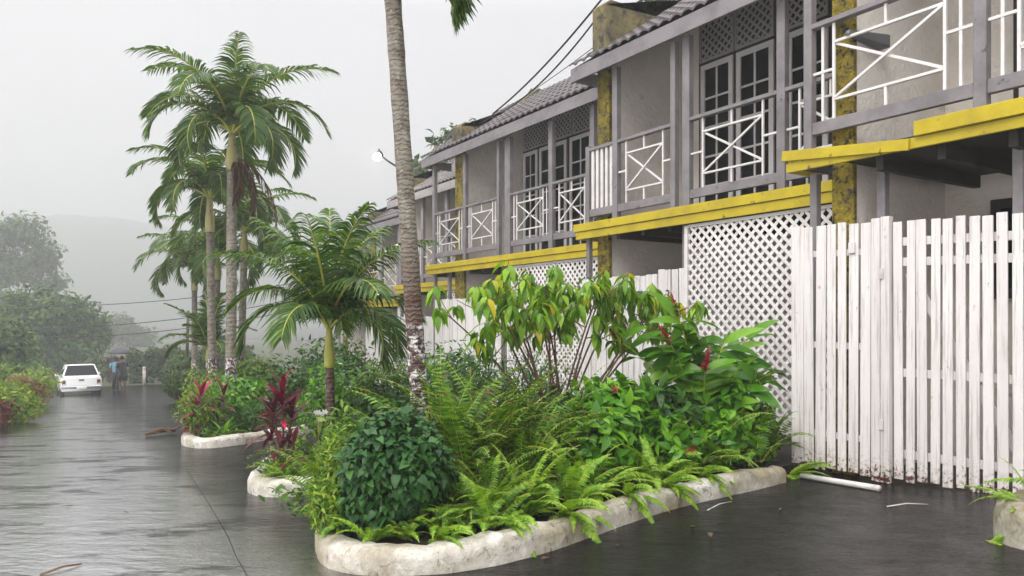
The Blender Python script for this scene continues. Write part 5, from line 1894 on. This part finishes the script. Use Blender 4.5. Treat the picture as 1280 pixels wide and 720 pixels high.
def car():
    x0, y0 = 1.36, 36.6
    z0 = gz(x0, y0 + 1.5)
    T = empty('parked_car', (x0, y0, z0), 'white car parked tail towards us under the misty trees', 'car')
    T.rotation_euler = (math.radians(-3.2), 0, math.radians(1.5))
    T.scale = (0.92, 0.95, 1.0)

    def B(gm, name, mat, par=T, bev=0, sub=0):
        o = gm.build(name, mat, par, world=False, bevel=bev)
        return o

    def ring(y, hw, zb, zs, ht, zt):
        # lower body section: bottom, sill, shoulder
        return [(-hw * 0.93, y, zb), (hw * 0.93, y, zb), (hw, y, zb + 0.18), (hw, y, zs), (ht, y, zt), (-ht, y, zt), (-hw, y, zs), (-hw, y, zb + 0.18)]
    g = Geo()
    loft(g, [ring(0.02, 0.80, 0.36, 0.72, 0.74, 0.90), ring(0.10, 0.84, 0.28, 0.76, 0.78, 0.92), ring(1.0, 0.86, 0.24, 0.78, 0.79, 0.93), ring(2.8, 0.86, 0.24, 0.78, 0.79, 0.93), ring(3.9, 0.83, 0.26, 0.72, 0.74, 0.82), ring(4.25, 0.74, 0.34, 0.62, 0.66, 0.70)])
    B(g, 'body', M['car_paint'], bev=0.02)
    # cabin: belt wider than the roof
    def cab(y, hb, zb, ht, zt):
        return [(-hb, y, zb), (hb, y, zb), (ht, y, zt), (-ht, y, zt)]
    g = Geo()
    v = [(-0.76, 0.16, 0.915), (0.76, 0.16, 0.915), (0.77, 2.95, 0.925), (-0.77, 2.95, 0.925), (-0.58, 0.52, 1.42), (0.58, 0.52, 1.42), (0.58, 2.2, 1.44), (-0.58, 2.2, 1.44)]
    g.add(v, [(0, 3, 2, 1), (4, 5, 6, 7), (0, 1, 5, 4), (1, 2, 6, 5), (2, 3, 7, 6), (3, 0, 4, 7)])
    B(g, 'cabin', M['car_paint'], bev=0.035)

    def quad(pts, mat, name, th=0.012, par=T):
        gq = Geo()
        n = (Vector(pts[1]) - Vector(pts[0])).cross(Vector(pts[3]) - Vector(pts[0])).normalized()
        a = [tuple(Vector(p) + n * th) for p in pts]
        bb = [tuple(Vector(p) - n * 0.01) for p in pts]
        gq.add(a + bb, [(0, 1, 2, 3), (7, 6, 5, 4), (0, 4, 5, 1), (1, 5, 6, 2), (2, 6, 7, 3), (3, 7, 4, 0)])
        return B(gq, name, mat, par)
    quad([(-0.68, 0.185, 0.955), (0.68, 0.185, 0.955), (0.53, 0.49, 1.38), (-0.53, 0.49, 1.38)], M['glass'], 'rear_window')
    quad([(0.765, 0.5, 0.96), (0.765, 2.5, 0.96), (0.6, 2.05, 1.32), (0.6, 0.7, 1.32)], M['glass'], 'side_window')
    quad([(-0.765, 2.5, 0.96), (-0.765, 0.5, 0.96), (-0.6, 0.7, 1.32), (-0.6, 2.05, 1.32)], M['glass'], 'side_window')
    g = Geo()
    g.box((-0.62, -0.012, 0.52), (0.62, 0.03, 0.86))
    B(g, 'tailgate', M['car_paint'], bev=0.012)
    g = Geo()
    g.box((-0.11, -0.022, 0.71), (0.11, -0.0125, 0.79))
    B(g, 'tailgate_handle', M['grey_plastic'], bev=0.006)
    for sx in (-1, 1):
        g = Geo()
        a, b_ = sorted((sx * 0.635, sx * 0.775))
        g.box((a, -0.01, 0.56), (b_, 0.06, 0.76))
        B(g, 'tail_light', M['tail_red'], bev=0.01)
        g = Geo()
        a, b_ = sorted((sx * 0.655, sx * 0.755))
        g.box((a, -0.016, 0.56), (b_, -0.0105, 0.61))
        B(g, 'reversing_light', plain('lamp_white', (0.6, 0.6, 0.58), 0.3))
    g = Geo()
    g.prism([(-0.08, 0.36), (0.12, 0.34), (0.12, 0.5), (-0.08, 0.5)], 0, -0.80, 0.80)
    B(g, 'bumper', M['chrome'], bev=0.02)
    g = Geo()
    g.box((-0.2, -0.094, 0.385), (0.2, -0.081, 0.475))
    B(g, 'number_plate', plain('plate_face', (0.6, 0.6, 0.58), 0.4), bev=0.003)
    for sx in (-1, 1):
        g = Geo()
        a, b_ = sorted((sx * 0.79, sx * 0.97))
        g.box((a, 2.35, 0.93), (b_, 2.43, 1.06))
        B(g, 'mirror', M['car_paint'], bev=0.02)
        for yy in (0.75, 3.4):
            g = Geo()
            g.tube([(sx * 0.66, yy, 0.29), (sx * 0.845, yy, 0.29)], 0.29, 18)
            w = B(g, 'wheel', M['black_rubber'], bev=0.02)
            g = Geo()
            g.tube([(sx * 0.846, yy, 0.29), (sx * 0.856, yy, 0.29)], 0.17, 14)
            B(g, 'rim', M['chrome'], w)


car()


def skin_person(label, x, y, height, pose, mats, lab_parts, rz=0.0):
    """one continuous body grown over a skeleton; clothes, hair are its children."""
    z = gz(x, y)
    J, E, R = pose
    me = bpy.data.meshes.new('person')
    me.from_pydata([tuple(c * height for c in j) for j in J], E, [])
    o = bpy.data.objects.new('person', me)
    col.objects.link(o)
    o.location = (x, y, z)
    o.rotation_euler = (0, 0, rz)
    sk = o.modifiers.new('skin', 'SKIN')
    for i, r_ in enumerate(R):
        me.skin_vertices[0].data[i].radius = (r_[0] * height, r_[1] * height) if isinstance(r_, tuple) else (r_ * height, r_ * height)
    me.skin_vertices[0].data[0].use_root = True
    ss = o.modifiers.new('sub', 'SUBSURF')
    ss.levels = ss.render_levels = 2
    sk.use_smooth_shade = True
    bpy.context.view_layer.update()
    dg = bpy.context.evaluated_depsgraph_get()
    bm_ = bpy.data.meshes.new_from_object(o.evaluated_get(dg))
    o.modifiers.clear()
    o.data = bm_
    for m_ in mats:
        bm_.materials.append(m_)
    return prop(o, label, 'person'), z


def body_pose(arm_r, arm_l, stride=0.02):
    # fractions of the standing height; +y is the way the person faces
    J = [(0, 0, 0.53), (0, 0, 0.64), (0, 0.005, 0.74), (0, 0, 0.81), (0, 0.01, 0.85), (0, 0.022, 0.90), (0, 0.022, 0.965),
         (-0.05, 0, 0.50), (-0.055, stride, 0.28), (-0.058, -stride * 0.5, 0.045), (-0.06, 0.07, 0.018),
         (0.05, 0, 0.50), (0.055, -stride, 0.28), (0.058, -stride, 0.045), (0.062, 0.06, 0.018),
         (-0.11, 0, 0.795)] + [tuple(p) for p in arm_l] + [(0.11, 0, 0.795)] + [tuple(p) for p in arm_r]
    E = [(0, 1), (1, 2), (2, 3), (3, 4), (4, 5), (5, 6), (0, 7), (7, 8), (8, 9), (9, 10), (0, 11), (11, 12), (12, 13), (13, 14), (3, 15), (15, 16), (16, 17), (17, 18), (3, 19), (19, 20), (20, 21), (21, 22)]
    R = [(0.085, 0.06), (0.075, 0.055), (0.09, 0.062), (0.06, 0.045), 0.03, (0.045, 0.055), (0.035, 0.045),
         (0.05, 0.052), 0.034, 0.022, (0.022, 0.016), (0.05, 0.052), 0.034, 0.022, (0.022, 0.016),
         0.035, 0.025, 0.019, (0.02, 0.012), 0.035, 0.025, 0.019, (0.02, 0.012)]
    return J, E, R


M['skin'] = plain('skin', (0.13, 0.07, 0.045), 0.5)
M['hair'] = plain('hair', (0.012, 0.01, 0.01), 0.6)
M['blue_cloth'] = worn('blue_cloth', (0.16, 0.33, 0.42), (0.1, 0.24, 0.33), None, 6, 40, 0.8, 0.2, 0.01)
M['dark_cloth'] = worn('dark_cloth', (0.02, 0.02, 0.025), (0.012, 0.012, 0.014), None, 6, 40, 0.8, 0.2, 0.01)


def ringshell(g, prof, n=18):
    """a garment as stacked rings: (z, cx, cy, rx, ry)."""
    v, f = [], []
    for (z, cx, cy, rx, ry) in prof:
        for k in range(n):
            a = 2 * PI * k / n
            v.append((cx + rx * math.cos(a), cy + ry * math.sin(a), z))
    for i in range(len(prof) - 1):
        for k in range(n):
            k2 = (k + 1) % n
            f.append((i * n + k, i * n + k2, (i + 1) * n + k2, (i + 1) * n + k))
    g.add(v, f, 0, True)


def people():
    H = 1.72
    px, py = 3.22, 40.6
    # the one holding the umbrella, seen from behind, dark clothes, bare lower legs
    arm_hold = [(0.15, 0.03, 0.69), (0.09, 0.14, 0.74), (0.085, 0.17, 0.77)]
    arm_down = [(-0.15, -0.01, 0.65), (-0.16, 0.03, 0.52), (-0.16, 0.05, 0.46)]
    o, z = skin_person('person in dark shirt and shorts with bare legs, holding up the umbrella', px, py, H, body_pose(arm_hold, arm_down, 0.03), [M['skin']], None, math.radians(14))
    def cl(name, prof, mat, sleeves=(), par=o):
        g = Geo()
        ringshell(g, [tuple(c * H for c in p) for p in prof])
        for (a, b_, r1, r2) in sleeves:
            g.tube([tuple(Vector(a) * H), tuple(Vector(b_) * H)], [r1 * H, r2 * H], 10)
        return g.build(name, mat, par, world=False)
    TOP = [(0.50, 0, 0, 0.098, 0.075), (0.58, 0, 0, 0.092, 0.07), (0.68, 0, 0.003, 0.1, 0.075), (0.76, 0, 0.003, 0.11, 0.072), (0.80, 0, 0, 0.1, 0.058), (0.825, 0, 0, 0.05, 0.045), (0.835, 0, 0.004, 0.04, 0.04)]
    cl('shirt', TOP, M['dark_cloth'], [((0.11, 0, 0.795), (0.148, 0.028, 0.70), 0.042, 0.036), ((-0.11, 0, 0.795), (-0.148, -0.008, 0.66), 0.042, 0.036)])
    cl('shorts', [(0.5, 0, 0, 0.1, 0.078), (0.54, 0, 0, 0.1, 0.078)], M['dark_cloth'], [((-0.052, 0, 0.525), (-0.056, 0.024, 0.30), 0.066, 0.056), ((0.052, 0, 0.525), (0.056, -0.024, 0.30), 0.066, 0.056)])
    g = Geo()
    ringshell(g, [tuple(c * H for c in p) for p in [(0.895, 0, 0.0, 0.046, 0.05), (0.93, 0, 0.01, 0.052, 0.062), (0.965, 0, 0.015, 0.05, 0.06), (0.99, 0, 0.018, 0.03, 0.038), (1.0, 0, 0.018, 0.004, 0.004)]])
    g.build('hair', M['hair'], o, world=False)
    # the one in the light blue shirt, close beside
    qx, qy = 2.98, 40.9
    o2, z2 = skin_person('person in a light blue shirt and dark trousers, half behind the umbrella holder', qx, qy, H * 0.97, body_pose([(0.14, 0.02, 0.66), (0.13, 0.1, 0.58), (0.12, 0.14, 0.57)], [(-0.15, -0.01, 0.65), (-0.16, 0.02, 0.52), (-0.16, 0.04, 0.46)], 0.02), [M['skin']], None, math.radians(-8))
    cl('shirt', TOP, M['blue_cloth'], [((0.11, 0, 0.795), (0.138, 0.018, 0.68), 0.042, 0.036), ((-0.11, 0, 0.795), (-0.148, -0.008, 0.67), 0.042, 0.036)], o2)
    cl('trousers', [(0.5, 0, 0, 0.1, 0.078), (0.54, 0, 0, 0.1, 0.078)], M['dark_cloth'], [((-0.052, 0, 0.525), (-0.058, 0.0, 0.05), 0.066, 0.04), ((0.052, 0, 0.525), (0.058, -0.01, 0.05), 0.066, 0.04)], o2)
    g = Geo()
    ringshell(g, [tuple(c * H for c in p) for p in [(0.865, 0, 0.0, 0.046, 0.05), (0.90, 0, 0.01, 0.052, 0.062), (0.935, 0, 0.015, 0.05, 0.06), (0.96, 0, 0.018, 0.03, 0.038), (0.97, 0, 0.018, 0.004, 0.004)]])
    g.build('hair', M['hair'], o2, world=False)
    # umbrella over both
    hand = Matrix.Rotation(math.radians(14), 3, 'Z') @ Vector((0.085 * H, 0.17 * H, 0.77 * H)) + Vector((px, py, z))
    U = empty('umbrella', tuple(hand), 'dark grey umbrella held over the two people at the road end', 'umbrella')
    apex = hand + Vector((-0.10, 0.0, 0.78))
    g = Geo()
    n = 8
    v, f = [], []
    for i in range(7):
        u = i / 6
        for k in range(32):
            a = 2 * PI * k / 32
            sc = 1 - 0.06 * u * (1 - abs(math.cos(a * n / 2)))
            r_ = 0.56 * math.sin(u * 1.25) / math.sin(1.25) * sc
            v.append((apex.x + r_ * math.cos(a), apex.y + r_ * math.sin(a), apex.z - 0.3 * (1 - math.cos(u * 1.3)) / (1 - math.cos(1.3)) - 0.0))
    for i in range(6):
        for k in range(32):
            k2 = (k + 1) % 32
            f.append((i * 32 + k, (i + 1) * 32 + k, (i + 1) * 32 + k2, i * 32 + k2))
    g.add(v, f, 0, True)
    c_ = g.build('canopy', plain('umbrella_cloth', (0.035, 0.035, 0.045), 0.6), U)
    sm = c_.modifiers.new('thick', 'SOLIDIFY')
    sm.thickness = 0.006
    g = Geo()
    g.tube([tuple(hand - Vector((0.0, 0, 0.12))), tuple(apex + Vector((0, 0, 0.06)))], 0.009, 8)
    g.build('shaft', M['grey_plastic'], U)
    for k in range(8):
        g = Geo()
        a = 2 * PI * k / 8
        g.tube([tuple(apex - Vector((0, 0, 0.02))), (apex.x + 0.3 * math.cos(a), apex.y + 0.3 * math.sin(a), apex.z - 0.1), (apex.x + 0.55 * math.cos(a), apex.y + 0.55 * math.sin(a), apex.z - 0.3)], 0.004, 4)
        g.build('rib', M['grey_plastic'], U)


people()

# ---- lit lamp on the parapet of the fourth house
M['lamp_metal'] = plain('lamp_metal', (0.02, 0.02, 0.02), 0.7, 0, 0.1)
LP = empty('street_lamp', (9.25, 20.35, 5.5), 'lit lamp on a bent arm above the mossy parapet, glowing in the mist', 'lamp')
g = Geo()
g.tube([(9.25, 20.35, 5.3), (9.2, 20.35, 5.62), (8.95, 20.34, 5.74), (8.55, 20.32, 5.92), (8.3, 20.3, 6.06)], 0.03, 8)
g.build('arm', M['lamp_metal'], LP)
g = Geo()
g.tube([(8.36, 20.3, 6.04), (8.28, 20.3, 6.10), (8.2, 20.3, 6.14)], [0.05, 0.09, 0.07], 10)
g.tube([(8.26, 20.3, 6.16), (8.24, 20.3, 6.24)], [0.045, 0.03], 8)
g.build('lamp_head', M['lamp_metal'], LP)
m, t, b, o = new_mat('lamp_glow')
b.inputs['Base Color'].default_value = (1, 1, 1, 1)
b.inputs['Emission Color'].default_value = (1.0, 0.96, 0.85, 1)
b.inputs['Emission Strength'].default_value = 30
g = Geo()
v, f = [], []
for i in range(7):
    a = -PI / 2 + PI * i / 6
    for k in range(12):
        q = 2 * PI * k / 12
        v.append((8.2 + 0.13 * math.cos(a) * math.cos(q), 20.3 + 0.13 * math.cos(a) * math.sin(q), 6.0 + 0.12 * math.sin(a)))
for i in range(6):
    for k in range(12):
        k2 = (k + 1) % 12
        f.append((i * 12 + k, i * 12 + k2, (i + 1) * 12 + k2, (i + 1) * 12 + k))
g.add(v, f, 0, True)
g.build('bulb', m, LP)
ld = bpy.data.lights.new('lamp_light', 'POINT')
ld.energy = 150
ld.color = (1.0, 0.95, 0.85)
ld.shadow_soft_size = 0.13
lo = bpy.data.objects.new('lamp_light', ld)
col.objects.link(lo)
lo.parent = LP
lo.location = Vector((8.02, 20.15, 5.98)) - Vector(LP.location)


# ---- cables
def cable(label, p, q, sag, r_, group=None, name='cable'):
    p, q = Vector(p), Vector(q)
    pts = []
    for i in range(17):
        u = i / 16
        c = p.lerp(q, u)
        c.z -= sag * 4 * u * (1 - u)
        pts.append(tuple(c))
    g = Geo()
    g.tube(pts, r_, 6)
    return prop(g.build(name, M['cable']), label, 'cable', group)


cable('thick black cable from the third roof up to the second parapet, upper one', (8.3, 13.9, 5.78), (7.6, 9.3, 6.45), 0.12, 0.018)
cable('thick black cable just below its twin, third roof to second parapet', (8.3, 13.6, 5.72), (7.62, 9.15, 6.36), 0.22, 0.016)
cable('thin wire running low along the third roof edge', (8.6, 14.9, 5.85), (7.7, 9.6, 5.8), 0.05, 0.007)
cable('cable looping from the lamp parapet down towards the fifth roof', (9.3, 20.4, 5.6), (10.0, 25.4, 5.25), 0.5, 0.016)
cable('cable from the third parapet to the lamp parapet', (8.2, 15.4, 5.85), (9.2, 20.4, 5.72), 0.25, 0.014)
WG = 'power lines crossing the misty valley'
cable('topmost power line from the trees to the hazy palms', (-8, 66, 2.4), (18, 58, 4.4), 1.0, 0.032, WG, 'power_line')
cable('middle power line from the trees to the hazy palms', (-8, 66, 0.9), (18, 58, 3.2), 1.2, 0.036, WG, 'power_line')
cable('lowest power line from the trees to the hazy palms', (-8, 66, 0.3), (18, 58, 2.3), 1.2, 0.036, WG, 'power_line')

# ---- posts
T = empty('utility_pole', (5.42, 36.0, gz(5.42, 36)), 'slim grey pole with whitewashed foot left of the tall palms', 'pole')
g = Geo()
g.tube([(5.42, 36.0, gz(5.42, 36) + 0.9), (5.5, 36.0, 1.65)], [0.075, 0.06], 10)
g.build('shaft', M['bark'], T)
g = Geo()
g.tube([(5.40, 36.0, gz(5.42, 36) - 0.1), (5.42, 36.0, gz(5.42, 36) + 0.9)], [0.085, 0.077], 10)
g.build('painted_foot', M['pipe_white'], T)
T = empty('bollard', (5.1, 49.5, gz(5.1, 49.5)), 'short white post before the hedge, right of the people', 'post')
g = Geo()
g.tube([(5.1, 49.5, gz(5.1, 49.5) - 0.1), (5.1, 49.5, gz(5.1, 49.5) + 1.05)], 0.09, 10)
g.build('shaft', M['kerb'], T)
g = Geo()
g.tube([(5.1, 49.5, gz(5.1, 49.5) + 1.05), (5.1, 49.5, gz(5.1, 49.5) + 1.12)], [0.12, 0.05], 10)
g.build('cap', M['pipe_white'], T)

# ---- pipe and litter on the wet ground
g = Geo()
g.tube([(6.03, 4.43, gz(6, 4.43) + 0.024), (5.99, 4.05, gz(6, 4.05) + 0.027), (5.97, 3.62, gz(6, 3.62) + 0.024)], 0.027, 10)
prop(g.build('pipe', M['pipe_white']), 'white plastic pipe lying on the wet ground before the fence foot', 'pipe')


def stick(label, p, q, r_, mat='twig'):
    a, b_ = (p[0], p[1], gz(*p) + r_), (q[0], q[1], gz(*q) + r_)
    mid = ((a[0] + b_[0]) / 2 + 0.01, (a[1] + b_[1]) / 2 + 0.01, (a[2] + b_[2]) / 2 + 0.012)
    g = Geo()
    g.tube([a, mid, b_], [r_, r_ * 0.9, r_ * 0.6], 6)
    prop(g.build('stick', M[mat]), label, 'stick')


stick('pale stick lying before the gate', (5.44, 3.24), (5.74, 3.09), 0.005, 'pipe_white')
stick('pale stick lying along the near kerb', (4.33, 4.02), (4.72, 4.12), 0.004, 'pipe_white')
stick('dark twig on the road at the bottom picture edge', (-0.02, 5.3), (0.2, 5.42), 0.008)
T = empty('fallen_frond', (1.75, 14.5, gz(1.75, 14.5)), 'brown fallen palm frond lying on the wet road', 'fallen frond')
g = Geo()
palm_frond(g, (1.55, 14.35, gz(1.55, 14.35) + 0.05), 1.2, 0.15, 0.75, 0.35, 16, 0.2, 0.03, 0.1, 0.0, 1, 0, 0.02, 1)
g.build('leaflets', [M['palm_leaf_dead'], M['twig']], T)
g = Geo()
g.tube([(1.5, 14.3, gz(1.5, 14.3) + 0.04), (1.75, 14.45, gz(1.7, 14.4) + 0.08), (2.0, 14.5, gz(2, 14.5) + 0.05)], [0.03, 0.05, 0.02], 7)
g.build('stalk', M['palm_leaf_dead'], T)
lf = Geo()
lf.many(OV[0], OV[1], frame_mats(np.zeros((1, 3)), np.array([[0, 1.0, 0.05]]), np.array([[0, 0, 1.0]]), np.array([0.09])))
lmesh = lf.mesh('fallen_leaf', M['palm_leaf_dead'])
for i in range(9):
    x, y = random.choice([(random.uniform(4.6, 6.0), random.uniform(3.0, 4.0)), (random.uniform(-0.3, 1.2), random.uniform(5.5, 9.5)), (random.uniform(2.2, 4.5), random.uniform(3.2, 3.7))])
    o = bpy.data.objects.new('fallen_leaf', lmesh)
    col.objects.link(o)
    o.location = (x, y, gz(x, y) + 0.012)
    o.rotation_euler = (random.uniform(-0.1, 0.1), 0, random.uniform(0, 6.3))
    s_ = random.uniform(0.4, 1.0)
    o.scale = (s_, s_, s_)
    prop(o, 'small brown leaf fallen flat on the wet asphalt', 'leaf', 'leaves fallen on the wet asphalt')

# joint between the road and the parking bay
g = Geo()
jp = [(1.42, 9.4), (1.33, 8.2), (1.24, 7.0), (1.12, 5.6), (1.05, 5.0), (0.98, 4.2)]
v, f = [], []
for i, (x, y) in enumerate(jp):
    wv = 0.0022 + 0.001 * math.sin(i * 3)
    v += [(x - wv, y, gz(x, y) + 0.004), (x + wv, y, gz(x, y) + 0.004)]
f = [(2 * i, 2 * i + 1, 2 * i + 3, 2 * i + 2) for i in range(len(jp) - 1)]
g.add(v, f)
prop(g.build('road_joint', plain('joint_tar', (0.008, 0.008, 0.008), 0.5)), kind='structure')

# dark tapered wall light on the party wall of the nearest balcony
g = Geo()
g.add([(6.40, 4.235, 3.98), (6.40, 4.19, 3.98), (6.95, 4.10, 3.93), (6.95, 4.235, 3.93), (6.42, 4.235, 4.03), (6.42, 4.19, 4.03), (6.95, 4.10, 4.06), (6.95, 4.235, 4.06)],
      [(0, 3, 2, 1), (4, 5, 6, 7), (0, 1, 5, 4), (1, 2, 6, 5), (2, 3, 7, 6), (3, 0, 4, 7)])
prop(g.build('wall_light', M['grey_plastic'], bevel=0.012), 'dark tapered fitting on the wall behind the right cross brace', 'wall fitting')

# red cloth left lying on the second balcony, by the rail
g = Geo()
v, f = [], []
for i in range(9):
    for k in range(7):
        v.append((7.52 + 0.05 * k + 0.01 * math.sin(i * 2.1), 5.0 + 0.05 * i, 2.785 + 0.11 * math.exp(-((k - 2.5) / 2.2) ** 2) * (0.75 + 0.25 * math.sin(i * 1.3 + k))))
for i in range(8):
    for k in range(6):
        f.append((i * 7 + k, i * 7 + k + 1, (i + 1) * 7 + k + 1, (i + 1) * 7 + k))
g.add(v, f, 0, True)
o = g.build('cloth', plain('red_cloth', (0.35, 0.012, 0.03), 0.8))
o.modifiers.new('thick', 'SOLIDIFY').thickness = 0.008
prop(o, 'crumpled red cloth on the second balcony floor beside the slipped board', 'cloth')
